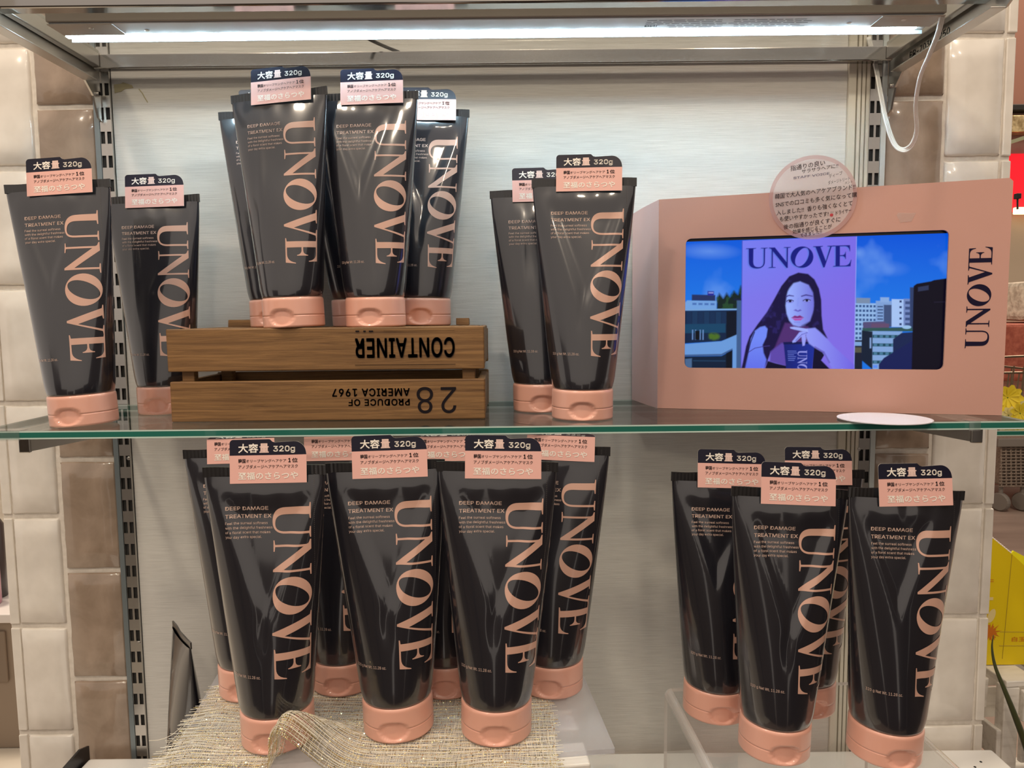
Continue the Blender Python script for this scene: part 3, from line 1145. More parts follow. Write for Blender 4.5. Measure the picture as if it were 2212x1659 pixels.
CT = 0.0900
PLT = -0.2475
RST = -0.2755
tubes = [
    # on the glass shelf
    ((-.4123, -.1690, 0), -3.0, 0, 2, 'black tube at far left of glass shelf, in front of the white tiles', 0, 0),
    ((-.3706, -.0820, 0), -1.4, 0, 0, 'black tube whose lower right is hidden by the wooden crate', 0, 0),
    ((.0683, -.1597, 0), .5, -5, 1, 'front one of the two black tubes between crate and pink display', 0, 0),
    ((.0310, -.0955, 0), -.6, 0, 0, 'rear one of the two black tubes between crate and pink display', 0, 0),
    # on the crate
    ((-.2158, -.1370, CT), -2.0, -9, 0, 'front left black tube standing on the wooden crate', 0, 0),
    ((-.1360, -.1290, CT), -.5, -3, 2, 'front right black tube standing on the wooden crate', 0, 0),
    ((-.2530, -.0646, CT), -1.6, 0, 1, 'leftmost black tube in the rear row on the crate, mostly covered', 0, 0),
    ((-.1640, -.0646, CT), -2.5, 35, 0, 'middle black tube in the rear row on the crate, almost hidden', 0, 0),
    ((-.0958, -.0646, CT), 1.0, 0, 1, 'bluish black tube at the right of the rear row on the crate', 0, 0),
    # on the gauze covered acrylic plate
    ((-.1977, -.2913, PLT), -.8, 0, 1, 'front left black tube on the gold gauze, behind the gauze fold', 0, 0),
    ((-.0994, -.2770, PLT), -1.6, 0, 1, 'front middle black tube on the gold gauze', 0, 0),
    ((-.0162, -.2835, PLT), .9, 0, 1, 'front right black tube on the gold gauze', 0, 0),
    ((-.2475, -.2080, PLT), -1.2, 0, 2, 'leftmost black tube in the row behind the gold gauze row', 0, 0),
    ((-.1630, -.1990, PLT), -.8, 0, 0, 'second black tube from left behind the gauze row, deep in shade', 0, 0),
    ((-.0640, -.2060, PLT), -.3, 0, 2, 'third black tube from left behind the gauze row, only a sliver showing', 0, 0),
    ((.0340, -.2080, PLT), 1.4, -8, 0, 'rightmost black tube in the row behind the gold gauze row', 0, 0),
    # on the clear riser
    ((.2235, -.2693, RST), 2.4, 0, 1, 'front left black tube on the clear riser, with a dented face', 0, 0),
    ((.3148, -.2772, RST), 3.0, 3, 2, 'front right black tube on the clear riser, by the white tiles', -3.0, 0),
    ((.1893, -.2056, RST), 1.6, 0, 2, 'rear left black tube on the clear riser', 0, 0),
    ((.2760, -.1960, RST), .8, 0, 0, 'rear right black tube on the clear riser, squeezed between two others', 0, 0),
]
for t in tubes:
    hair_tube(*t[:7], with_card='almost hidden' not in t[4], card=1 if 'gauze row' in t[4] or 'gold gauze row' in t[4] else 0)
# two spare pouches of the same product seen edge-on, down on the lower shelf
p = hair_tube((-.3600, -.1000, LZ), 2.0, 126, 2, 'black tube seen edge-on beside the steel upright, standing low', with_card=False, group='edge-on spare tubes', scale=.83)
p = hair_tube((-.3060, -.0920, LZ), 1.0, 122, 0, 'black tube seen edge-on right behind the gauze plate, mostly hidden', with_card=False, group='edge-on spare tubes', scale=.84)

# ------------------------------------------------------------------ wooden crate on the glass shelf (upside down)
cr = tag(empty('wooden_crate', (-.179, -.095, 0.0001)), 'upturned brown wooden crate printed CONTAINER on the glass shelf', 'crate')
CX0, CX1, CYF, CYB = -.3320, -.0265, -.1627, -.0350


def plank(name, lo, hi, parent=cr, m=m_wood, b=.0012, jit=.0004):
    o = MB().bbox(lo, hi, b, jit=jit).build(name, m)
    return sub(o, parent)


f1 = plank('front_slat', (CX0 - .0008, CYF, .0490), (CX1, CYF + .007, CT))
f2 = plank('front_slat', (CX0 + .0005, CYF, .0003), (CX1 + .0002, CYF + .007, .0392))
plank('rear_slat', (CX0, CYB - .007, .0490), (CX1, CYB, CT - .004))
plank('rear_slat', (CX0, CYB - .007, .0003), (CX1, CYB, .0392))
for x0, x1 in ((CX0 + .0005, CX0 + .0075), (CX1 - .0080, CX1 - .0005)):
    plank('end_slat', (x0, CYF + .0072, .0520), (x1, CYB - .0072, .0895))
    plank('end_slat', (x0, CYF + .0072, .0003), (x1, CYB - .0072, .0380))
for x in (CX0 + .0090, CX1 - .0220):
    for y in (CYF + .0074, CYB - .0190):
        plank('corner_post', (x, y, .0003), (x + .0125, y + .0115, .0860))
plank('bottom_board', (CX0 + .0078, CYF + .0073, .0865), (CX1 - .0082, CYB - .0072, CT - .0001))
plank('batten', (-.3120, -.0560, CT), (-.2780, -.0440, CT + .0080), b=.0006)
plank('batten', (-.0610, -.0560, CT), (-.0465, -.0440, CT + .0075), b=.0006)


def crate_px(x, y):
    p = at(x, y, CYF)
    return p.x, p.z


def crate_text(txt, x0, x1, y0, y1, bold, parent, sp=1.0):
    """printed upside down: lettering turned by half a turn within its pixel box"""
    a, b = crate_px(x0, y1), crate_px(x1, y0)
    v, f = fit(text2d(txt, bold, 3, sp), 0, b[0] - a[0], 0, b[1] - a[1])
    g.add([(b[0] - q[0], CYF - .00055, b[1] - q[1]) for q in v], f)


g = MB()
crate_text('CONTAINER', 768, 982, 728, 774, .026, f1, 1.05)
a, b = crate_px(767, 789), crate_px(984, 786)
g.box((a[0], CYF - .0006, a[1]), (b[0], CYF - .0004, b[1]))
a, b = crate_px(829, 715), crate_px(982, 713)
g.box((a[0], CYF - .0006, a[1]), (b[0], CYF - .0004, b[1]))
for xa, xb in ((768, 776), (785, 790), (797, 806)):
    a, b = crate_px(xa, 717), crate_px(xb, 714)
    g.box((a[0], CYF - .0006, a[1]), (b[0], CYF - .0004, b[1]))
sub(g.build('stencil_print', m_ink), f1)
g = MB()
crate_text('28', 901, 985, 835, 893, -.002, f2, 1.1)
crate_text('PRODUCE OF', 753, 885, 861, 877, .022, f2, 1.1)
crate_text('AMERICA 1967', 718, 885, 838, 857, .022, f2, 1.1)
sub(g.build('stencil_print', m_ink), f2)

# ------------------------------------------------------------------ pink display box with screen
BP0 = Vector((.1543, -.0939, 0.0))
BDX = Vector((.9668, -.2556, 0.0)).normalized()
BM = Matrix(((BDX.x, -BDX.y, 0, BP0.x), (BDX.y, BDX.x, 0, BP0.y), (0, 0, 1, .0002), (0, 0, 0, 1)))   # local x along face, y into the box, z up
bx = empty('display_box', (0, 0, 0))
bx.matrix_world = BM
tag(bx, 'salmon pink display box with a lit video screen on the glass shelf', 'display')
BW, BHL, BHR = .3240, .2178, .2225


def rrect(x0, x1, z0, z1, r, n=5):
    o = []
    for cx, cz, a0 in ((x1 - r, z0 + r, -90), (x1 - r, z1 - r, 0), (x0 + r, z1 - r, 90), (x0 + r, z0 + r, 180)):
        for k in range(n + 1):
            a = math.radians(a0 + 90 * k / n)
            o.append((cx + r * math.cos(a), cz + r * math.sin(a)))
    return o


SX0, SX1, SZ0, SZ1 = .0277, .2722, .0432, .1768
hole = rrect(SX0, SX1, SZ0, SZ1, .0055)
outer = [(0, 0), (BW, 0), (BW, BHR - .003), (BW - .003, BHR), (0, BHL)]
v, f = poly2d([outer, hole])
g = MB()
g.add([(p[0], 0, p[1]) for p in v], f)
g.add([(p[0], .003, p[1]) for p in v], [tuple(reversed(t)) for t in f])
for ring, flip in ((outer, False), (hole, True)):
    n = len(ring)
    vs = [(p[0], 0, p[1]) for p in ring] + [(p[0], .003, p[1]) for p in ring]
    fs = [(i, i + n, (i + 1) % n + n, (i + 1) % n) for i in range(n)]
    g.add(vs, [tuple(reversed(t)) for t in fs] if not flip else fs, 1 if flip else 0)
fp = g.build('front_panel', [m_boxpink, m_boxin], bx)
# left flank: creased card running back to the wall, flaring a little outward
inv = BM.inverted()
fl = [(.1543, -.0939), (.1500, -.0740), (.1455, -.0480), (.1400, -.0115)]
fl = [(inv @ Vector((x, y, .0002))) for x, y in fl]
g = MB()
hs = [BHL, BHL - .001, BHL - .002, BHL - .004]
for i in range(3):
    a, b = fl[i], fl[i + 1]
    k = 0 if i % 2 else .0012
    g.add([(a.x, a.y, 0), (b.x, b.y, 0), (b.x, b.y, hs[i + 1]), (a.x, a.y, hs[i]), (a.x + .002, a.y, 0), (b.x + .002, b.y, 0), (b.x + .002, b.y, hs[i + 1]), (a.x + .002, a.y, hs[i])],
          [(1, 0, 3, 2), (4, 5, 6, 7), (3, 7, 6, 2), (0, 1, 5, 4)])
g.build('side_panel', mat('led_lit_pink_flank', (.74, .50, .48), .45), bx)  # paler than the box: LED light on this side put into the colour
brx = inv @ Vector((.4870, -.1050, .0002))
blx = fl[3]
g = MB()
g.add([(BW, .003, 0), (brx.x, brx.y, 0), (brx.x, brx.y, BHR - .004), (BW, .003, BHR - .003)], [(0, 1, 2, 3)])
g.build('side_panel', m_boxpink, bx)
g = MB()
g.add([(blx.x + .002, blx.y, 0), (brx.x, brx.y, 0), (brx.x, brx.y, BHR - .004), (blx.x + .002, blx.y, hs[3])], [(3, 2, 1, 0)])
g.build('rear_panel', m_boxpink, bx)
g = MB()
g.add([(.002, .003, BHL - .001), (BW - .001, .003, BHR - .004), (brx.x, brx.y, BHR - .0045), (blx.x + .002, blx.y, hs[3] - .0005)], [(0, 1, 2, 3)])
g.build('top_panel', m_boxpink, bx)
# vertical brand lettering, reading upwards
v, f = UNOVE
z0, z1, x0, x1 = .0640, .1600, .2893, .3100
g = MB().add([(x1 - (p[1] + .02) / 1.04 * (x1 - x0), -.0002, z0 + p[0] / 4.54 * (z1 - z0)) for p in v], f)
g.build('brand_lettering', m_navy, fp)
g = MB().add([(.2272 + a, -.0003, .1852 + b) for a, b in ((.002, 0), (.0120, .0006), (.0155, .0085), (0, .0095), (-.0012, .0070))], [(0, 1, 2, 3, 4)])
g.build('tape_scrap', m_tape, fp)

# ---- the video frame, painted as colours on a fine grid
scr_t = MB().bbox((SX0 - .004, .0062, SZ0 - .004), (SX1 + .004, .0100, SZ1 + .006), .0005).build('screen', m_bezel, bx)
GW, GH = 560, 306
PX0, PX1, PZ0, PZ1 = SX0 - .0008, SX1 + .0008, SZ0 - .001, SZ1 - .0026
# rectify: photo-crop coordinates -> unit picture square (TL, TR, BR, BL of the picture in crop pixels)
src = [(72, 183), (2113, 60), (2068, 1133), (72, 1130)]


def homography(s, d):
    A = []
    for (x, y), (u, v_) in zip(s, d):
        A.append([x, y, 1, 0, 0, 0, -u * x, -u * y, -u])
        A.append([0, 0, 0, x, y, 1, -v_ * x, -v_ * y, -v_])
    _, _, V = np.linalg.svd(np.array(A, float))
    return V[-1].reshape(3, 3)


HM = homography([(0, 1), (1, 1), (1, 0), (0, 0)], src)
uu, vv = np.meshgrid((np.arange(GW)) / (GW - 1), (np.arange(GH)) / (GH - 1))
den = HM[2, 0] * uu + HM[2, 1] * vv + HM[2, 2]
QX = (HM[0, 0] * uu + HM[0, 1] * vv + HM[0, 2]) / den
QY = (HM[1, 0] * uu + HM[1, 1] * vv + HM[1, 2]) / den
IMG = np.zeros((GH, GW, 3))


def noise2(sc, seed, oct=4):
    r = np.random.default_rng(seed)
    out = np.zeros((GH, GW))
    amp = 1.0
    for o in range(oct):
        s = sc / (2 ** o)
        nx, ny = int(2300 / s) + 3, int(1300 / s) + 3
        t = r.random((ny, nx))
        fx, fy = QX / s, QY / s
        ix, iy = np.clip(fx.astype(int), 0, nx - 2), np.clip(fy.astype(int), 0, ny - 2)
        ax, ay = fx - ix, fy - iy
        ax, ay = ax * ax * (3 - 2 * ax), ay * ay * (3 - 2 * ay)
        out += amp * ((t[iy, ix] * (1 - ax) + t[iy, ix + 1] * ax) * (1 - ay) + (t[iy + 1, ix] * (1 - ax) + t[iy + 1, ix + 1] * ax) * ay)
        amp *= .5
    return out / 1.9


def pmask(pts, soft=4.0):
    """anti-aliased polygon mask in crop coordinates"""
    P = np.array(pts, float)
    x0, y0 = P.min(0) - soft - 2
    x1, y1 = P.max(0) + soft + 2
    sel = (QX > x0) & (QX < x1) & (QY > y0) & (QY < y1)
    m = np.zeros((GH, GW))
    if not sel.any():
        return m
    x, y = QX[sel], QY[sel]
    inside = np.zeros(x.shape, bool)
    dist = np.full(x.shape, 1e9)
    n = len(P)
    for i in range(n):
        ax, ay = P[i]
        bx_, by = P[(i + 1) % n]
        c = ((ay > y) != (by > y))
        with np.errstate(divide='ignore', invalid='ignore'):
            inside ^= c & (x < (bx_ - ax) * (y - ay) / (by - ay + 1e-12) + ax)
        dx, dy = bx_ - ax, by - ay
        t = np.clip(((x - ax) * dx + (y - ay) * dy) / (dx * dx + dy * dy + 1e-9), 0, 1)
        dist = np.minimum(dist, np.hypot(x - ax - t * dx, y - ay - t * dy))
    sd = np.where(inside, dist, -dist)
    m[sel] = np.clip(sd / soft * .5 + .5, 0, 1)
    return m


def paint(mask, col, col2=None, horiz=False, rng_=None):
    c = np.array(lin(col))
    if col2 is not None:
        c2 = np.array(lin(col2))
        q = QX if horiz else QY
        t = np.clip((q - rng_[0]) / (rng_[1] - rng_[0]), 0, 1)[..., None]
        c = c * (1 - t) + c2 * t
    IMG[:] = IMG * (1 - mask[..., None]) + c * mask[..., None]


def pp_(pts, col, soft=4.0, **k):
    paint(pmask(pts, soft), col, **k)


def rect(x0, y0, x1, y1):
    return [(x0, y0), (x1, y0), (x1, y1), (x0, y1)]


def ell(cx, cy, rx, ry, a=0, n=20):
    ca, sa = math.cos(math.radians(a)), math.sin(math.radians(a))
    return [(cx + rx * math.cos(2 * PI * k / n) * ca - ry * math.sin(2 * PI * k / n) * sa, cy + rx * math.cos(2 * PI * k / n) * sa + ry * math.sin(2 * PI * k / n) * ca) for k in range(n)]


def line_(pts, w, col, soft=3):
    for (xa, ya), (xb, yb_) in zip(pts[:-1], pts[1:]):
        L = math.hypot(xb - xa, yb_ - ya)
        nx, ny = -(yb_ - ya) / L * w / 2, (xb - xa) / L * w / 2
        pp_([(xa + nx, ya + ny), (xb + nx, yb_ + ny), (xb - nx, yb_ - ny), (xa - nx, ya - ny)], col, soft)


# sky and clouds
paint(np.ones((GH, GW)), (0, 82, 216), (24, 114, 226), rng_=(60, 600))
cl = noise2(300, 3)
paint(np.clip((cl - .55) * 2.2, 0, .55) * (QY < 640), (110, 160, 240))
paint(np.clip(1 - np.hypot((QX - 250) / 260, (QY - 250) / 70), 0, 1) * .55, (120, 165, 240))
paint(np.clip(1 - np.hypot((QX - 1400) / 60, (QY - 235) / 60), 0, 1) * .6, (120, 165, 240))
paint(np.clip(1 - np.hypot((QX - 1640) / 180, (QY - 350) / 70), 0, 1) * .3, (120, 165, 240))
# left of the poster: roof terrace buildings
tr = noise2(26, 5)
tree = pmask([(310, 690), (312, 600), (330, 565), (360, 600), (385, 560), (410, 590), (440, 545), (470, 570), (490, 505), (500, 520), (500, 690)], 10)
paint(tree, (14, 34, 34))
paint(tree * np.clip((tr - .5) * 5, 0, 1), (34, 70, 44))
pp_([(75, 690), (75, 640), (90, 622), (310, 622), (310, 685)], (112, 160, 222))
for k in range(4):
    pp_(rect(130 + 45 * k, 640, 160 + 45 * k, 655), (70, 110, 180))
pp_(rect(125, 578, 300, 622), (34, 48, 96))
pp_(rect(242, 550, 290, 582), (36, 40, 150))
pp_(rect(250, 558, 285, 566), (150, 160, 230))
pp_([(72, 688), (465, 678), (465, 690), (72, 702)], (120, 165, 215))
pp_([(72, 700), (465, 690), (465, 885), (345, 925), (72, 945)], (12, 34, 66))
for k in range(7):
    pp_(rect(85 + k * 44, 704, 125 + k * 44, 800), (20, 52, 88) if k % 2 else (16, 44, 80))
pp_([(72, 800), (380, 792), (380, 860), (72, 868)], (18, 66, 100))
pp_([(385, 700), (465, 695), (465, 880), (385, 905)], (5, 16, 34))
for x in (130, 152, 186, 208):
    pp_(rect(x, 842, x + 7, 915), (110, 150, 210))
pp_(rect(152, 848, 186, 915), (4, 8, 18))
gn = noise2(30, 8)
paint(pmask(ell(290, 890, 46, 26), 10) * np.clip((gn - .3) * 3, 0, 1), (72, 108, 36))
pp_([(72, 950), (350, 925), (490, 862), (490, 1133), (432, 1133), (432, 985), (350, 1032), (72, 1038)], (104, 152, 216))
pp_([(72, 1028), (350, 1020), (432, 978), (432, 990), (350, 1034), (72, 1042)], (60, 90, 140))
pp_([(72, 1042), (350, 1036), (432, 992), (432, 1133), (72, 1133)], (8, 30, 56))
pp_([(80, 1060), (130, 1055), (130, 1133), (80, 1133)], (70, 100, 140))
pp_(rect(140, 1070, 380, 1076), (30, 66, 100))
pp_([(385, 1015), (432, 990), (432, 1133), (385, 1133)], (3, 12, 26))
pp_(rect(463, 610, 502, 1133), (62, 92, 140))
pp_(rect(440, 600, 505, 616), (18, 30, 56))
# right of the poster: city
pp_(rect(1366, 620, 1545, 912), (146, 184, 232))
for i in range(6):
    for j in range(8):
        pp_(rect(1376 + i * 28, 634 + j * 35, 1394 + i * 28, 652 + j * 35), (52, 84, 138), 3)
pp_(rect(1380, 580, 1490, 622), (120, 140, 170))
pp_(rect(1535, 600, 1660, 765), (126, 160, 214))
pp_(rect(1570, 572, 1640, 610), (136, 170, 222))
for j in range(5):
    pp_(rect(1548, 640 + j * 24, 1592, 650 + j * 24), (60, 86, 130), 3)
pp_(rect(1598, 630, 1662, 800), (62, 80, 122))
pp_(rect(1660, 585, 1760, 800), (164, 194, 242))
pp_(rect(1755, 580, 1830, 800), (112, 134, 190))
for j in range(5):
    pp_(rect(1722, 594 + j * 44, 1740, 610 + j * 44), (40, 60, 110), 3)
    pp_(rect(1768, 600 + j * 42, 1806, 622 + j * 42), (60, 80, 130), 3)
pp_(rect(1805, 490, 1845, 830), (46, 62, 104))
pp_([(1435, 765), (1600, 758), (1640, 790), (1640, 815), (1435, 815)], (84, 76, 118))
pp_(rect(1500, 775, 1640, 806), (98, 74, 108))
pp_([(1430, 812), (1822, 800), (1830, 832), (1430, 838)], (46, 84, 82))
pp_(ell(1780, 800, 36, 14), (150, 190, 230))
pp_(rect(1366, 905, 1430, 1133), (22, 28, 50))
pp_(rect(1366, 918, 1426, 948), (126, 164, 214))
pp_(rect(1366, 960, 1424, 1000), (86, 84, 70))
pp_([(1425, 830), (1515, 838), (1515, 1133), (1425, 1060)], (16, 30, 52))
pp_(rect(1488, 886, 1500, 966), (130, 160, 210))
pp_(rect(1510, 834, 1745, 1133), (128, 164, 216))
for j in range(4):
    pp_(rect(1510, 862 + j * 66, 1745, 886 + j * 66), (28, 72, 92), 3)
    for i in range(5):
        pp_(rect(1520 + i * 46, 864 + j * 66, 1546 + i * 46, 884 + j * 66), (70, 120, 150), 3)
pp_([(1672, 895), (1740, 845), (1832, 838), (1832, 1133), (1620, 1133), (1672, 1060)], (22, 36, 78))
pp_([(1560, 1090), (1600, 1040), (1832, 900), (1832, 1133), (1560, 1133)], (20, 30, 84))
pp_(rect(1515, 1095, 1550, 1118), (90, 140, 240))
pp_([(1835, 480), (1860, 462), (1975, 440), (2000, 430), (2120, 412), (2120, 1140), (1820, 1140)], (9, 6, 24))
pp_([(1870, 488), (1955, 472), (1955, 508), (1870, 522)], (44, 52, 84))
pp_([(2000, 600), (2110, 596), (2110, 600), (2000, 605)], (34, 30, 54))
# hanging poster
pp_([(500, 163), (1381, 106), (1365, 1140), (498, 1140)], (118, 124, 240), 3, col2=(122, 106, 230), horiz=True, rng_=(520, 1400))
paint(pmask([(500, 163), (1381, 106), (1365, 1140), (498, 1140)], 3) * np.clip((QY - 350) / 900, 0, .3), (138, 100, 216))
line_([(500, 163), (498, 1133)], 5, (70, 80, 190))
line_([(1381, 108), (1366, 1133)], 5, (150, 160, 246))
# poster headline (soft light edge first, then the letters)
ws = 4.54
for dx, dy, col in ((-9, 6, (96, 118, 226)), (0, 0, (16, 24, 126))):
    xo = 0.0
    for gl, x, sx in ((glyph_U(), 0, .95), (glyph_N(), .965, .95), (glyph_O(), 1.90, .98), (glyph_V(), 2.87, 1.0), (glyph_E(), 3.74, .95)):
        loops = []
        for ring in gl:
            loops.append([(530 + (x + p[0] * sx) / ws * 812 + dx, (372 - (x + p[0] * sx) / ws * 34) - p[1] * (152 + (x + p[0] * sx) / ws * 12) + dy) for p in ring])
        mk = pmask(loops[0], 3)
        if len(loops) > 1:
            mk = mk * (1 - pmask(loops[1], 3))
        paint(mk, col)
# figure: long dark hair, shoulders, face, hand holding a tube
HAIR = (20, 12, 62)
hair_m = pmask([(930, 395), (1005, 404), (1055, 445), (1090, 515), (1108, 600), (1112, 720), (1124, 826), (1158, 893), (1080, 905), (900, 905), (880, 960), (720, 1010), (695, 1080),
                (672, 1133), (500, 1133), (512, 1080), (535, 960), (560, 885), (620, 795), (690, 702), (740, 612), (800, 500), (860, 425)], 5)
paint(hair_m, HAIR)
st_ = noise2(60, 12)
paint(hair_m * np.clip((st_ - .62) * 3, 0, .35), (52, 42, 128))
pp_([(640, 815), (676, 806), (700, 830), (690, 890), (660, 950), (668, 1010), (690, 1060), (675, 1133), (528, 1133), (548, 1040), (572, 905), (600, 845)], (112, 136, 246), 6, col2=(96, 110, 232), rng_=(900, 1133))
pp_([(700, 812), (735, 830), (720, 960), (690, 1010), (665, 950), (690, 890)], HAIR, 5)
line_([(548, 1010), (600, 975), (660, 962), (715, 955)], 5, (60, 50, 130))
line_([(600, 850), (570, 930), (535, 1060)], 6, HAIR)
pp_([(830, 780), (1010, 790), (1020, 920), (840, 935), (790, 940), (740, 1000)], (78, 44, 112), 8)
pp_([(720, 1000), (800, 935), (850, 930), (848, 1110), (770, 1090), (715, 1075)], (92, 70, 168), 8)
pp_([(700, 1070), (760, 1088), (850, 1108), (850, 1140), (676, 1140)], (10, 7, 40))
pp_([(1050, 960), (1150, 995), (1110, 1062), (1190, 1140), (1040, 1140)], (10, 7, 42))
face = [(945, 462), (895, 472), (858, 512), (838, 570), (832, 640), (842, 710), (862, 762), (892, 796), (935, 808), (985, 800), (1024, 765), (1046, 700), (1054, 620), (1046, 540), (1012, 486)]
pp_(face, (152, 172, 252), 6, col2=(112, 110, 218), horiz=True, rng_=(860, 1060))
pp_([(960, 800), (1024, 766), (1050, 690), (1062, 700), (1040, 810)], HAIR, 10)
pp_([(832, 640), (846, 540), (890, 478), (935, 462), (935, 440), (860, 470), (820, 560), (815, 660)], HAIR, 8)
pp_([(950, 462), (1010, 486), (1046, 550), (1056, 640), (1080, 640), (1070, 530), (1020, 450), (960, 440)], HAIR, 8)
pp_([(834, 577), (860, 566), (896, 572), (896, 578), (858, 576), (836, 586)], (60, 48, 130), 4)
pp_([(952, 572), (990, 560), (1040, 570), (1042, 577), (990, 570), (954, 580)], (60, 48, 130), 4)
for ex, ey, w_ in ((866, 614, 25), (995, 607, 27)):
    pp_(ell(ex, ey + 2, w_ + 3, 12), (118, 116, 214), 6)
    pp_(ell(ex, ey, w_, 9), (150, 160, 236), 3)
    pp_(ell(ex + 2, ey, 11, 10), (16, 10, 44), 3)
    line_([(ex - w_ - 2, ey + 3), (ex - 8, ey - 9), (ex + 12, ey - 9), (ex + w_ + 4, ey - 1)], 6, (24, 14, 62), 3)
line_([(932, 590), (926, 650)], 8, (130, 146, 236), 8)
pp_([(897, 684), (912, 676), (928, 686), (945, 676), (956, 684), (930, 694)], (90, 70, 178), 5)
pp_([(878, 741), (904, 723), (924, 728), (944, 721), (974, 738), (925, 744)], (124, 36, 118), 4)
pp_([(880, 742), (926, 746), (972, 740), (950, 760), (905, 762)], (176, 76, 172), 4)
line_([(900, 774), (945, 774)], 5, (120, 124, 226), 5)
# tube in hand
pp_([(820, 930), (1060, 922), (1040, 1140), (842, 1140)], (18, 30, 112), 4, col2=(24, 44, 150), horiz=True, rng_=(830, 1040))
pp_([(818, 926), (1062, 918), (1062, 936), (820, 944)], (10, 18, 76))
for j, (a_, b_) in enumerate(((850, 918), (852, 922), (852, 900), (854, 916), (854, 910), (856, 904))):
    line_([(a_, 994 + j * 14), (b_, 994 + j * 14)], 5, (96, 112, 204), 2)
for gl, y0_ in ((glyph_U(), 988), (glyph_N(), 1040), (glyph_O(), 1092)):
    loops = [[(930 + p[1] * 70, y0_ + p[0] * 50) for p in ring] for ring in gl]
    mk = pmask(loops[0], 3)
    if len(loops) > 1:
        mk = mk * (1 - pmask(loops[1], 3))
    paint(mk, (146, 150, 232))
# forearm, hand, fingers
pp_([(1000, 822), (1062, 815), (1100, 846), (1150, 893), (1205, 952), (1290, 1028), (1366, 1095), (1366, 1140), (1200, 1140), (1165, 1070), (1120, 1000), (1060, 966), (1015, 935), (990, 880)],
    (144, 152, 246), 6, col2=(112, 98, 226), horiz=True, rng_=(1000, 1366))
pp_([(868, 812), (900, 808), (1004, 824), (1010, 850), (960, 842), (900, 830), (872, 822)], (158, 172, 250), 4)
pp_([(940, 850), (985, 838), (1000, 862), (960, 880), (912, 926), (890, 930), (886, 920), (910, 890)], (150, 160, 248), 4)
pp_([(956, 872), (986, 862), (992, 900), (982, 950), (966, 954), (960, 910)], (150, 156, 246), 4)
line_([(1004, 852), (960, 866), (912, 916)], 4, (84, 80, 180), 4)
line_([(1060, 960), (1130, 1000), (1175, 1080)], 7, (88, 70, 170), 7)

verts = np.stack([PX0 + uu * (PX1 - PX0), np.full_like(uu, .0060), PZ0 + vv * (PZ1 - PZ0)], -1).reshape(-1, 3)
ii = (np.arange(GH - 1)[:, None] * GW + np.arange(GW - 1)[None, :]).reshape(-1)
faces = np.stack([ii, ii + 1, ii + 1 + GW, ii + GW], 1)
me = bpy.data.meshes.new('video_picture')
me.from_pydata(verts.tolist(), [], faces.tolist())
ca = me.color_attributes.new('picture', 'FLOAT_COLOR', 'POINT')
ca.data.foreach_set('color', np.concatenate([IMG.reshape(-1, 3), np.ones((GW * GH, 1))], 1).astype(np.float32).ravel())
m_scr = bpy.data.materials.new('glowing_video')
m_scr.use_nodes = True
nt = m_scr.node_tree
b = nt.nodes['Principled BSDF']
b.inputs['Base Color'].default_value = (.004, .004, .005, 1)
b.inputs['Roughness'].default_value = .12
b.inputs['Specular IOR Level'].default_value = .12
ag = N(nt, 'ShaderNodeAttribute')
ag.attribute_name = 'picture'
nt.links.new(ag.outputs['Color'], b.inputs['Emission Color'])
b.inputs['Emission Strength'].default_value = 1.0
me.materials.append(m_scr)
link('video_picture', me, scr_t)

# ------------------------------------------------------------------ hand-written round card on the display box
note = empty('round_note_card', (0, 0, 0))
note.matrix_world = BM @ Matrix.Translation((.1492, -.0014, .2126))
tag(note, 'round translucent pink card with Japanese handwriting on the display box', 'card')
NR = .0408
circ = [(NR * math.cos(2 * PI * k / 64), NR * math.sin(2 * PI * k / 64)) for k in range(64)]
circ_in = [(p[0] * .912, p[1] * .905 + .0002) for p in circ]
g = MB()
v, f = poly2d([circ, circ_in])
g.add([(p[0], 0, p[1]) for p in v], f)
g.build('pink_rim', m_paperrim, note)
g = MB()
v, f = poly2d([circ_in])
g.add([(p[0], 0, p[1]) for p in v], f)
g.build('card_face', m_paper, note)
SC_N = .0408 / 716.0      # metres per pixel of the enlarged card


def hand(txt, x0, y0, x1, y1, h, bold=.004):
    """a written line from (x0,y0) to (x1,y1) in enlarged card pixels (baselines), h tall"""
    v, f = text2d(txt, bold, 2)
    mn, mx = v.min(0), v.max(0)
    L = math.hypot(x1 - x0, y1 - y0)
    an = math.atan2(-(y1 - y0), x1 - x0)
    u = (v - np.array([mn[0], 0])) * np.array([L / (mx[0] - mn[0]), h / .85])
    u[:, 0] += u[:, 1] * .10
    cx, cz = (x0 - 876) * SC_N, -(y0 - 806) * SC_N
    return [(cx + p[0] * SC_N * math.cos(an) - p[1] * SC_N * math.sin(an), -.0003, cz + p[0] * SC_N * math.sin(an) + p[1] * SC_N * math.cos(an)) for p in u], f


g = MB()
for a_ in (('指通りの良い', 505, 335, 1065, 262, 86), ('サラサラヘアに!!', 690, 388, 1275, 318, 66), ('ディープ', 1135, 492, 1350, 440, 62, -.004), ('ダメージトリート', 1122, 600, 1470, 540, 62, -.004),
           ('メント', 1390, 606, 1510, 590, 46, -.004), ('韓国で大人気のヘアケアブランド!!', 258, 800, 1555, 690, 82), ('SNSでの口コミも多く気になって購', 272, 942, 1585, 825, 80),
           ('入しました!!  香りも強くなくとて', 290, 1082, 1520, 965, 80), ('も使いやすかったです!', 345, 1190, 1140, 1130, 80), ('ドライヤー', 1260, 1120, 1505, 1080, 72),
           ('後の指通りが良くすぐに', 412, 1330, 1335, 1228, 80), ('効果を感じることが', 565, 1418, 1200, 1340, 74), ('できました!!', 690, 1472, 1040, 1420, 60)):
    vs, fs = hand(*a_)
    g.add(vs, fs, 0)
vs, fs = hand('STAFF VOICE', 556, 480, 1140, 430, 62, .02)
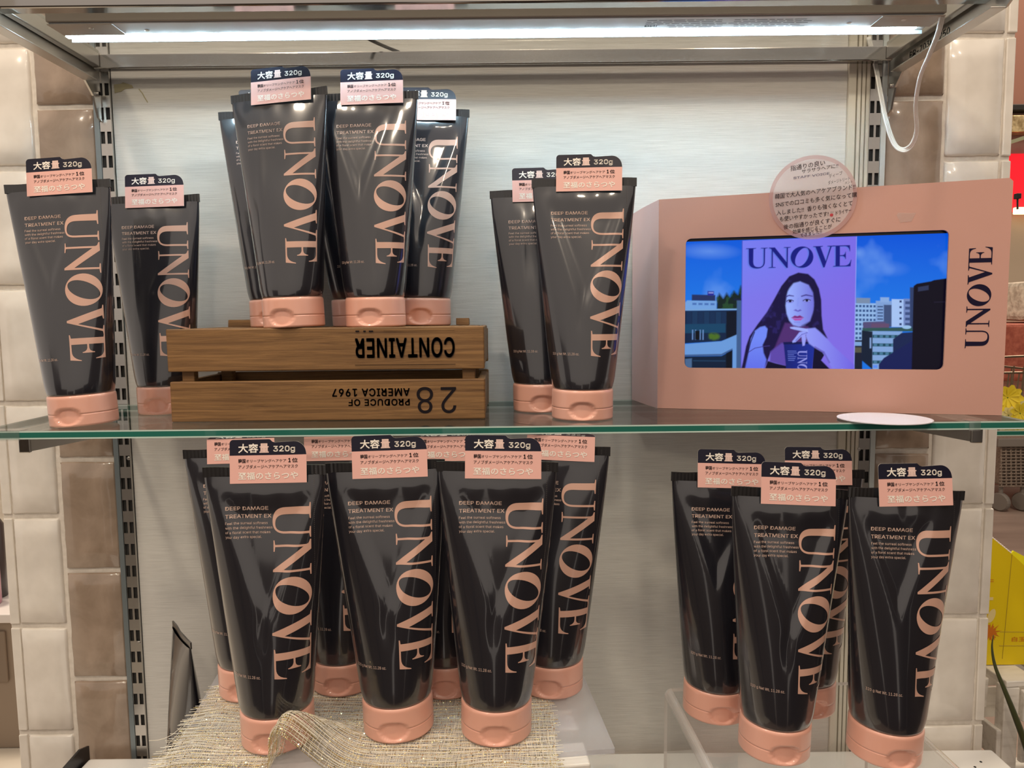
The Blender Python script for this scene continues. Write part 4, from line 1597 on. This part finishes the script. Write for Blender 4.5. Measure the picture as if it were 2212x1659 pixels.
g.add(vs, fs, 1)
m_greyprint = mat('grey_lilac_print', (.30, .27, .36), .6)
m_redink = mat('red_ink', (.45, .03, .04), .6)
hc = ((1190 - 876) * SC_N, -(1118 - 806) * SC_N)
g.add([(hc[0] + 28 * SC_N * math.cos(2 * PI * k / 16), -.00035, hc[1] + 26 * SC_N * math.sin(2 * PI * k / 16)) for k in range(16)], [tuple(range(16))], 2)
for dx in (-18, 2, 22):
    x_ = hc[0] + dx * SC_N
    z_ = hc[1] + 36 * SC_N
    g.add([(x_, -.0003, z_), (x_ + 4 * SC_N, -.0003, z_), (x_ + 12 * SC_N, -.0003, z_ + 24 * SC_N), (x_ + 8 * SC_N, -.0003, z_ + 24 * SC_N)], [(0, 1, 2, 3)], 0)
g.build('handwriting', [m_ink, m_greyprint, m_redink], note)

# round paper lying on the glass in front of the display
dsc = MB().lathe([(.0405, 0), (.0405, .0007)], n=64).build('round_paper', m_disc)
dsc.location = (.3445, -.1985, .0012)
tag(dsc, 'blank round white paper lying flat on the glass, over its front edge', 'paper')

# ------------------------------------------------------------------ white slatted crate with acrylic plate and gold gauze
PR = math.radians(6.3)
PC = Vector((-.1085, -.2260, 0))
PM = Matrix.Translation(PC) @ Matrix.Rotation(PR, 4, 'Z')
PW, PD = .3560, .2130
wc = empty('white_slat_crate', (0, 0, 0))
wc.matrix_world = PM @ Matrix.Translation((0, 0, LZ))
tag(wc, 'white slatted wooden crate under the frosted plate', 'crate')
topz = (-.2535) - LZ
for k in range(4):
    y0 = .085 - .0155 - k * .0515
    MB().bbox((-.150, y0 - .033, topz - .009), (.156, y0, topz), .0015, jit=.0008).build('slat', m_wwood, wc)
for y in (-.1020, .0810):
    for k in range(3):
        z0 = .004 + k * .055
        MB().bbox((-.150, y - .004, z0), (.140, y + .004, z0 + .043), .0012, jit=.0006).build('side_slat', m_wwood, wc)
for x in (-.146, .128):
    for y in (-.0965, .0650):
        MB().bbox((x, y, .0), (x + .012, y + .011, topz - .0095), .001).build('corner_post', m_wwood, wc)

pl = empty('acrylic_plate', (0, 0, 0))
pl.matrix_world = PM @ Matrix.Translation((0, 0, -.2533))
tag(pl, 'frosted acrylic plate lying on the white slatted crate', 'plate')
g = MB()
g.add([(-PW / 2, -PD / 2, 0), (PW / 2, -PD / 2, 0), (PW / 2, PD / 2, 0), (-PW / 2, PD / 2, 0), (-PW / 2, -PD / 2, .0045), (PW / 2, -PD / 2, .0045), (PW / 2, PD / 2, .0045), (-PW / 2, PD / 2, .0045)],
      [(0, 3, 2, 1), (4, 5, 6, 7)], 0)
g.build('sheet', m_frost, pl)
g = MB()
e = .0045
for a_, b_ in (((-PW / 2, -PD / 2), (PW / 2, -PD / 2 + .0006)), ((-PW / 2, PD / 2 - .0006), (PW / 2, PD / 2)), ((-PW / 2, -PD / 2 + .0006), (-PW / 2 + .0006, PD / 2 - .0006)), ((PW / 2 - .0006, -PD / 2 + .0006), (PW / 2, PD / 2 - .0006))):
    g.box((a_[0], a_[1], .0002), (b_[0], b_[1], .0043))
g.build('polished_edge', m_frost, pl)

# gold gauze: a loose open weave of real threads, frayed at the ends, folded up in front
m_gold = mat('gold_gauze_thread', (.80, .70, .50), .45, .0)
add_noise(m_gold, 900, (.84, .76, .59), (.97, .93, .82), detail=1, lo=.35, hi=.62)
m_glit = mat('gold_glitter_thread', (.95, .78, .38), .16, 1.0)
GX0, GX1, GY0, GY1 = -.2850, .0330, -.2020, -.3560


def gauze(x, y):
    """height of the cloth above its lowest point, with sideways drift of the fold"""
    gap = float(sstep(-.262, -.330, y)) if True else 0
    xc = -.1500 - .010 * gap
    e = math.exp(-((x - xc) / (.013 + .006 * gap)) ** 2)
    h = .0400 * gap * e
    h += .0022 * max(0, math.sin(x * 55 + y * 30)) * float(sstep(-.300, -.345, y))
    h += .0035 * math.exp(-((x + .262) / .016) ** 2) * (0.6 + .4 * math.sin(y * 140))
    h += .0030 * math.exp(-((x + .250) / .030) ** 2 - ((y + .206) / .008) ** 2)
    for tx, ty in ((-.1977, -.2913), (-.0994, -.2770), (-.0162, -.2835), (-.2475, -.2080), (-.1630, -.1990), (-.0640, -.2060), (.0340, -.2080)):
        d = math.hypot(x - tx, y - ty)
        h *= float(sstep(.0290, .0345, d))
    return h, -.020 * gap * e


gz0 = -.24835
g = MB()
r = random.Random(4)


def thread(pts, rad, mi):
    g.tube(pts, rad, 3, mi, cap=False)


nw = 240
for i in range(nw):
    x0 = GX0 + (GX1 - GX0) * (i + .5) / nw + r.uniform(-.0007, .0007)
    wa, wb_, wc_ = r.uniform(.0004, .0012), r.uniform(40, 120), r.uniform(0, 6)
    ph = r.uniform(0, 6)
    pts = []
    ya, yb_ = GY0 + r.uniform(-.004, .003), GY1
    n = 46
    for k in range(n + 1):
        y = ya + (yb_ - ya) * k / n
        h, dx = gauze(x0, y)
        pts.append((x0 + dx + wa * math.sin(y * wb_ + wc_) + .0004 * math.sin(y * 300 + ph), y, gz0 + h + .00018))
    if i < 14 and r.random() < .45:
        continue
    thread(pts, .00022, 0)
nf = 130
for j in range(nf):
    y0 = GY0 + (GY1 - GY0) * (j + .5) / nf + r.uniform(-.0009, .0009)
    wa, wb_, wc_ = r.uniform(.0003, .0011), r.uniform(25, 90), r.uniform(0, 6)
    ph = r.uniform(0, 6)
    ends = r.uniform(-.007, .004), r.uniform(-.004, .006)
    pts = []
    n = 120
    for k in range(n + 1):
        x = GX0 + ends[0] + (GX1 + ends[1] - GX0 - ends[0]) * k / n
        y = y0 + .0022 * math.sin(x * 23) + wa * math.sin(x * wb_ + wc_) + .0003 * math.sin(x * 260 + ph)
        h, dx = gauze(x, y)
        pts.append((x + dx, y, gz0 + h))
    gl = (j % 5 == 2) or (j > 108 and j % 3 == 0)
    thread(pts, .00030 if gl else .00024, 1 if gl else 0)
GL = MB()
for k in range(1500):
    x, y = r.uniform(GX0 + .01, GX1), GY1 + (GY0 - GY1) * r.random() ** 1.5
    h, dx = gauze(x, y)
    n_ = Vector((r.uniform(-1, 1), r.uniform(-1, .4), r.uniform(.3, 1))).normalized()
    t_ = n_.cross(Vector((.3, .8, .1))).normalized() * .00042
    b_ = n_.cross(t_)
    c_ = Vector((x + dx, y, gz0 + h + .0005))
    GL.add([c_ - t_ - b_, c_ + t_ - b_, c_ + t_ + b_, c_ - t_ + b_], [(0, 1, 2, 3)])
gz = g.build('gold_gauze', [m_gold, m_glit], None, True)
tag(gz, 'sheer gold gauze with a raised fold and frayed left end', 'cloth')
GL.build('glitter', m_glit, gz)['kind'] = 'stuff'
g = MB()
g.tube(catmull([at(322, 1600, -.16), at(345, 1598, -.19), at(370, 1588, -.21), at(392, 1570, -.235)], 6), .0003, 4)
g.build('loose_thread', m_gold, gz)

# ------------------------------------------------------------------ clear acrylic riser on the right
rs = empty('acrylic_riser', (0, 0, 0))
rs.matrix_world = Matrix.Translation((.2610, -.2400, LZ)) @ Matrix.Rotation(math.radians(3.0), 4, 'Z')
tag(rs, 'clear bent acrylic riser carrying four tubes at lower right', 'riser')
RWD, RDP, RH, RT = .2130, .1660, RST - LZ - .0003, .0032
prof = [(-RWD / 2, 0)]
rad = .007
for k in range(7):
    a = math.radians(180 - 90 * k / 6)
    prof.append((-RWD / 2 + rad + rad * math.cos(a), RH - rad + rad * math.sin(a)))
for k in range(7):
    a = math.radians(90 - 90 * k / 6)
    prof.append((RWD / 2 - rad + rad * math.cos(a), RH - rad + rad * math.sin(a)))
prof.append((RWD / 2, 0))
ins = []
for i, p in enumerate(prof):
    a = prof[max(i - 1, 0)]
    b = prof[min(i + 1, len(prof) - 1)]
    t = Vector((b[0] - a[0], b[1] - a[1])).normalized()
    ins.append((p[0] + t.y * RT, p[1] - t.x * RT))
g = MB()
n = len(prof)
for ring, fl_ in ((prof, 0), (ins, 1)):
    vs = [(p[0], -RDP / 2, p[1]) for p in ring] + [(p[0], RDP / 2, p[1]) for p in ring]
    for i in range(n - 1):
        bend = 1 <= i <= 6 or n - 8 <= i <= n - 3  # bright refraction line along the bends painted as a hazier material
        g.add([vs[i], vs[i + 1], vs[i + 1 + n], vs[i + n]], [(0, 1, 2, 3)], 2 if bend else 0)
for y in (-RDP / 2, RDP / 2):
    vs = [(p[0], y, p[1]) for p in prof] + [(p[0], y, p[1]) for p in ins]
    g.add(vs, [(i, i + 1, i + 1 + n, i + n) for i in range(n - 1)], 1)
g.build('bent_sheet', [m_acryl, m_acryl_edge, clear_sheet('painted_bend_glint', (.95, .94, .93), 1.5, .05, .35, (.95, .92, .9))], rs, False)

# ------------------------------------------------------------------ store behind the column, right side
m_gl2 = m_glass
ns = tag(empty('neighbour_glass_shelf', (.8, .35, -.08)), 'glass shelf of the next display, behind the right edge of the wall', 'shelf')
sub(glass_slab('glass_sheet', .600, 1.60, .200, 1.35, -.0830, -.0750, None), ns)
# yellow flowers on it
m_petal = mat('yellow_petal', (.85, .68, .04), .5)
m_petal2 = mat('pale_yellow_petal', (.80, .75, .42), .5)
m_leaf = mat('leaf_green', (.10, .17, .03), .5)


def flower(px, py, Y, size, m, label):
    c = at(px, py, Y)
    root = tag(empty('flower', c), label, 'flower', 'yellow artificial flowers')
    for k in range(9):
        a = 2 * PI * k / 9
        g = MB()
        L = size
        d = Vector((math.cos(a), -.55, math.sin(a))).normalized()
        s = Vector((-math.sin(a), 0, math.cos(a)))
        w_ = size * .30
        mid_ = d * L * .55
        tip = d * L + Vector((0, .25 * L, -.1 * L))
        vs = [Vector((0, 0, 0)), mid_ + s * w_, tip + s * w_ * .3, tip - s * w_ * .3, mid_ - s * w_, mid_ * .9 + Vector((0, .1 * L, 0))]
        g.add(vs, [(0, 1, 5), (0, 5, 4), (1, 2, 5), (5, 2, 3), (5, 3, 4)])
        g.build('petal', m, root, True)
    g = MB()
    g.tube([(0, 0, 0), (.004, .01, -.03), (.01, .02, min(-.02, -.0748 - c.z))], .0016, 6)
    g.build('stem', m_leaf, root)


flower(2176, 858, .30, .026, m_petal, 'bright yellow flower peeping out right above the glass shelf end')
flower(2203, 892, .28, .022, m_petal, 'bright yellow flower at the right picture edge, low on the glass')
flower(2190, 878, .33, .024, m_petal2, 'pale yellow flower between two brighter ones at the right edge')
flower(2178, 896, .29, .018, m_petal2, 'small pale flower lying just above the glass shelf end')
# bronze wire basket behind the flowers
m_bronze = mat('bronze_wire', (.16, .11, .07), .35, .8)
def clz(p):
    return Vector((p.x, p.y, max(p.z, -.0730)))


wb = tag(empty('wire_basket', at(2230, 880, .60)), 'bronze wire basket behind the yellow flowers', 'basket')
for i, (pa, pb) in enumerate((((2150, 772), (2300, 766)), ((2150, 789), (2300, 806)), ((2150, 806), (2300, 803)))):
    sub(MB().tube([at(*pa, .60), at(*pb, .60)], .0022 if i != 1 else .0016, 8).build('rim_wire', m_bronze), wb)
for k in range(14):
    x = 2152 + k * 11
    sub(MB().tube([at(x + 6, 790 if k % 2 else 806, .60), clz(at(x - 4, 905, .60))], .0014, 6).build('upright_wire', m_bronze), wb)
for k in range(14):
    x = 2152 + k * 11
    sub(MB().tube([at(x + 6, 806, .60) + Vector((0, .2, 0)), clz(at(x - 4, 905, .60)) + Vector((0, .2, 0))], .0014, 6).build('upright_wire', m_bronze), wb)
sub(MB().tube([at(2150, 806, .60) + Vector((0, .2, 0)), at(2300, 803, .60) + Vector((0, .2, 0))], .0022, 8).build('rim_wire', m_bronze), wb)
for px_ in (2150, 2300):
    sub(MB().tube([at(px_, 806, .60), at(px_, 806, .60) + Vector((0, .2, 0))], .0022, 8).build('rim_wire', m_bronze), wb)
    for k in range(5):
        q = at(px_, 806, .60) + Vector((0, .04 * k, 0))
        sub(MB().tube([q, Vector((q.x, q.y, -.0730))], .0014, 6).build('upright_wire', m_bronze), wb)
m_brick = mat('brick_red_textile', (.42, .10, .06), .8)
add_noise(m_brick, 90, (.34, .075, .045), (.48, .13, .08), bump=.5, bdist=.004)
q0, q1 = at(2150, 700, .95), at(2420, 900, .95)
ztx = q0.z
rt = MB().bbox((q0.x, .95, -.0745), (q1.x, 1.25, q0.z), .008, jit=.0004).build('folded_textile', m_brick)
tag(rt, 'brick red folded textile behind the wire basket', 'textile')
m_knit = mat('cream_knit', (.55, .46, .36), .85)
add_noise(m_knit, 70, (.38, .31, .24), (.66, .57, .46), bump=.6, bdist=.006)
q0, q1 = at(2160, 612, 1.1), at(2420, 698, 1.1)
o = MB().bbox((q0.x, 1.0, ztx + .006), (q1.x, 1.2, q0.z), .012, jit=.003).build('woven_bin', m_knit)
tag(o, 'cream woven bin standing on the red textile at right', 'bin')
# tall back fixture: salmon header, dark rail, brass panel, red lit panel
fx = tag(empty('store_fixture', (1.9, 1.8, -1.28)), 'salmon shop fixture with a red lit panel, at the right edge', 'fixture')


def fx_box(name, xa, ya, xb, yb, Y, d, m):
    a, b = at(xa, ya, Y), at(xb, yb, Y)
    return sub(MB().bbox((a.x, Y, b.z), (b.x, Y + d, a.z), .003).build(name, m), fx)


fx_box('header_board', 2150, -200, 2700, 224, 1.70, .3, m_wallfar)
fx_box('dark_rail', 2150, 225, 2700, 233, 1.68, .3, m_dark)
m_rosew = mat('rose_wood', (.36, .21, .16), .5)
fx_box('rose_board', 2150, 233, 2700, 330, 1.72, .3, m_rosew)
m_brass = mat('hammered_brass', (.55, .40, .20), .3, .8)
add_noise(m_brass, 60, (.35, .24, .11), (.75, .58, .32), bump=.6, bdist=.004)
fx_box('brass_panel', 2150, 249, 2700, 280, 1.66, .05, m_brass)
m_red = mat('red_lit_panel', (.80, .01, .02), .5, emit=(.85, .0, .012), estr=.85)
fx_box('red_lit_panel', 2150, 332, 2700, 452, 1.69, .02, m_red)
m_glow = emis('warm_light_tube', (1.0, .82, .45), 2.2)
fx_box('light_tube', 2196, 447, 2700, 457, 1.66, .02, m_glow)
m_beige = mat('beige_board', (.50, .40, .29), .6)
fx_box('lower_board', 2150, 456, 2700, 935, 1.72, .3, m_beige)
for px_ in (2420, 2660):
    q = at(px_, 934, 1.80)
    sub(MB().bbox((q.x, 1.78, -1.2795), (q.x + .05, 1.83, q.z), .003).build('leg', m_beige), fx)
a, b = at(2150, 322, 1.62), at(2230, 296, 1.62)
g = MB()
g.prism([(a.x, a.z), (b.x, b.z), (b.x, b.z + .012), (a.x, a.z + .012)], 1.60, 1.66, 'xz')
sub(g.build('green_strip', mat('sage_strip', (.35, .36, .22), .5)), fx)
a = at(2198, 452, 1.60)
sub(MB().tube([a, at(2198, 425, 1.60)], .003, 6).build('lamp_stem', m_dark), fx)
sub(MB().bbox(at(2193, 430, 1.60) + Vector((0, -.01, 0)), at(2203, 418, 1.60) + Vector((0, .01, 0)), .002).build('lamp_head', m_dark), fx)
# shopping trolley wheel on the floor far behind
m_rub = mat('grey_rubber', (.16, .14, .12), .6)
m_mesh = mat('brown_wire_mesh', (.20, .155, .12), .7)
add_noise(m_mesh, 140, (.12, .09, .07), (.28, .22, .17), bump=.4)
TY = 4.2
ct = tag(empty('basket_trolley', (at(2195, 1085, TY).x, TY, -1.28)), 'mesh sided basket trolley standing on the brown floor at right', 'trolley')
a, b = at(2162, 948, TY), at(2420, 1048, TY)
g = MB()
for k in range(26):
    x = a.x + (b.x - a.x) * k / 25
    g.tube([(x, TY, a.z), (x + .02, TY, b.z)], .005, 5)
for k in range(16):
    z = a.z + (b.z - a.z) * k / 15
    g.tube([(a.x, TY, z), (b.x, TY, z)], .005, 5)
sub(g.build('mesh_side', m_mesh), ct)
sub(MB().bbox((a.x + .02, TY + .012, b.z), (b.x, TY + .5, a.z - .02), .015).build('liner', m_mesh), ct)
sub(MB().bbox(at(2156, 966, TY - .03), at(2420, 945, TY - .03) + Vector((0, .025, 0)), .006).build('rim', m_rub), ct)
for px_ in (2168, 2215):
    q = at(px_, 1060, TY)
    zl = b.z - .002
    sub(MB().tube([(q.x, TY + .03, zl), (q.x, TY + .03, -1.215)], .014, 8).build('caster_leg', m_rub), ct)
    wh = MB().lathe([(.020, -.020), (.056, -.020), (.064, -.010), (.064, .010), (.056, .020), (.020, .020)], n=20).build('wheel', m_rub)
    wh.location = (q.x, TY + .03, -1.2155)
    wh.rotation_euler = (0, PI / 2, .5)
    sub(wh, ct)
# white slatted crate and yellow carton just behind the wall corner
ztop = -.372
K0 = at(2175, 1472, .0)
_d = (ztop - CAM_POS[2]) / (K0.z - CAM_POS[2])
K0 = Vector(CAM_POS) + (K0 - Vector(CAM_POS)) * _d          # near top corner of the crate
SC2 = Matrix.Translation((K0.x, K0.y, ztop)) @ Matrix.Rotation(math.radians(4), 4, 'Z')
sc2 = empty('white_slat_crate', (0, 0, 0))
sc2.matrix_world = SC2
tag(sc2, 'white slatted crate under the yellow carton, at lower right', 'crate')


def w2(name, lo, hi):
    return MB().bbox(lo, hi, .0015, jit=.0008).build(name, m_wwood, sc2)


for k in range(4):
    w2('top_slat', (.001 + .062 * k, .001, -.009), (.044 + .062 * k, .30, 0))
for k in range(4):
    w2('side_slat', (-.007, .004 + .028 * (k == 0), -.052 - .055 * k), (-.0002, .30, -.012 - .055 * k))
    w2('front_slat', (.0195, -.0065, -.052 - .055 * k), (.24, .0005, -.012 - .055 * k))
w2('bottom_board', (.001, .02, -.30), (.30, .29, -.29))
for k in range(4):
    w2('rear_slat', (.0195, .292, -.052 - .055 * k), (.30, .2995, -.002 - .055 * k))
    w2('far_side_slat', (.301, .004, -.058 - .055 * k), (.308, .30, -.006 - .055 * k))
w2('corner_post', (.0, .0015, -.30), (.019, .018, -.0095))
w2('corner_post', (.0, .27, -.30), (.019, .29, -.0095))
m_yel = mat('yellow_card', (.80, .60, .005), .45)
CYY = K0.y + .045
yb0 = tag(empty('yellow_carton', (K0.x + .02, CYY, ztop + .0005)), 'open yellow cardboard carton with orange print, on the white crate', 'carton')


def cpx(x, y, Y=None):
    q = at(x, y, CYY if Y is None else Y)
    return q.x, max(q.z, ztop + .0006)


g = MB()
g.prism([cpx(2118, 1440), cpx(2300, 1440), cpx(2300, 1302), cpx(2186, 1197), cpx(2118, 1141)], CYY, CYY + .003, 'xz')
yf = sub(g.build('front_side', m_yel), yb0)
g = MB()
YR = CYY + .16
g.prism([cpx(2184, 1380, YR), cpx(2300, 1380, YR), cpx(2300, 1248, YR), cpx(2190, 1190, YR), cpx(2184, 1196, YR)], YR, YR + .003, 'xz')
sub(g.build('rear_side', mat('bright_yellow_card', (.90, .85, .01), .45)), yb0)
xl = cpx(2118, 1440)[0]
g = MB()
g.prism([(CYY + .003, ztop + .0006), (YR, ztop + .0006), (YR, cpx(2118, 1165)[1]), (CYY + .003, cpx(2118, 1145)[1])], xl, xl + .003, 'yz')
sub(g.build('end_side', m_yel), yb0)
sub(MB().box((xl, CYY + .003, ztop + .0006), (cpx(2300, 1440)[0], YR, ztop + .002)).build('base', m_yel), yb0)
xr = cpx(2300, 1440)[0]
g = MB()
g.prism([(CYY + .003, ztop + .0006), (YR, ztop + .0006), (YR, cpx(2300, 1248, YR)[1]), (CYY + .003, cpx(2300, 1302)[1])], xr - .003, xr, 'yz')
sub(g.build('end_side', m_yel), yb0)
m_org = mat('orange_print', (.62, .17, .01), .5)
m_olive = mat('olive_line_print', (.40, .28, .01), .5)
m_cream = mat('cream_print', (.80, .66, .30), .5)
g = MB()
q0 = cpx(2186, 1199)
lx = cpx(2164, 1424)
for a_, b_ in (((2186, 1198), (2165, 1423)), ((2160, 1365), (2300, 1366)), ((2158, 1395), (2300, 1395))):
    pa, pb = cpx(*a_), cpx(*b_)
    g.tube([(pa[0], CYY, pa[1]), (pb[0], CYY, pb[1])], .0005, 4)
sub(g.build('line_print', m_olive), yf)
g = MB()
for k in range(16):
    t = k / 16
    pa = cpx(2118 + 68 * t, 1141 + 56 * t)
    g.box((pa[0], CYY - .0005, pa[1] - .0008), (pa[0] + .0016, CYY + .0035, pa[1] + .0008))
sub(g.build('perforated_edge', m_white), yf)
g = MB()
pa, pb = cpx(2185, 1386), cpx(2232, 1375)
v, f = fit(text2d('白玉久', .012, 2), pa[0], pb[0], pa[1], pb[1])
g.add([(p[0], CYY - .0004, p[1]) for p in v], f)
fc = cpx(2138, 1366)
pts = []
for k in range(44):
    rr_ = (.0125 if k % 2 else .0075) * (1 + .3 * math.sin(k * 1.7))
    pts.append((fc[0] + rr_ * math.cos(2 * PI * k / 44), fc[1] + rr_ * math.sin(2 * PI * k / 44)))
v, f = poly2d([pts])
g.add([(p[0], CYY - .0004, p[1]) for p in v], f)
for y_ in (1253, 1257):
    pa = cpx(2138, y_)
    g.box((pa[0] - .004, CYY - .0004, pa[1]), (pa[0] + .005, CYY - .0003, pa[1] + .0008))
sub(g.build('orange_print', m_org), yf)
g = MB()
pc = cpx(2141, 1330)
v, f = poly2d([[(pc[0] + .0050 * math.cos(2 * PI * k / 20) + .0025 * math.sin(2 * PI * k / 20), pc[1] + .0095 * math.sin(2 * PI * k / 20)) for k in range(20)]])
g.add([(p[0], CYY - .0006, p[1]) for p in v], f)
pc = cpx(2140, 1293)
g.box((pc[0] - .006, CYY - .0006, pc[1] - .002), (pc[0] + .003, CYY - .0004, pc[1] + .002))
sub(g.build('petal_print', m_cream), yf)
g = MB()
st = catmull([at(2146, 1372, .02), at(2143, 1400, .02), at(2150, 1440, .02), at(2170, 1490, .02), at(2190, 1540, .02), at(2212, 1600, .02), at(2240, 1690, .02)], 6)
g.tube(st, [.0004 + .0034 * min(1, i / len(st) * 1.4) for i in range(len(st))], 6)
tag(g.build('grass_stem', mat('dark_green_stem', (.055, .065, .02), .5), None, True), 'dark green curved grass stem before the yellow carton', 'stem')

# ------------------------------------------------------------------ store behind the column, left side
m_cab = mat('taupe_cabinet', (.26, .20, .15), .5)
cab = tag(empty('low_cabinet', (-2.0, 1.5, -1.28)), 'taupe cabinet standing behind the left wall edge', 'cabinet')
a, b = at(-300, 1345, 1.45), at(36, 1490, 1.45)
sub(MB().bbox((a.x, 1.45, -1.279), (b.x + .03, 1.9, a.z), .004).build('body', m_cab), cab)
sub(MB().bbox((a.x, 1.44, b.z + .03), (b.x - .02, 1.449, a.z - .03), .003).build('drawer_front', mat('dark_taupe_drawer', (.20, .15, .11), .5)), cab)
sub(MB().bbox((a.x, 1.43, a.z + .001), (b.x + .03, 1.9, a.z + .03), .003).build('top_board', mat('pale_counter', (.70, .66, .64), .4)), cab)
zt_ = a.z + .031
colors = [((.45, .22, .28), 'rose'), ((.06, .05, .05), 'black'), ((.62, .62, .64), 'pale grey'), ((.20, .10, .06), 'brown')]
for i, (px_, h_) in enumerate(((-18, .22), (-2, .34), (8, .16), (-12, .30))):
    q = at(px_, 1330, 1.52 + .07 * i)
    g = MB().lathe([(.030, 0), (.032, .004), (.032, h_ * .72), (.014, h_ * .82), (.014, h_ * .86), (.018, h_ * .87), (.018, h_)], n=18)
    o = g.build('bottle', mat(colors[i][1] + '_bottle', colors[i][0], .3), None, True)
    o.location = (q.x, 1.52 + .07 * i, zt_)
    tag(o, colors[i][1] + ' bottle on the taupe cabinet behind the left wall edge', 'bottle')
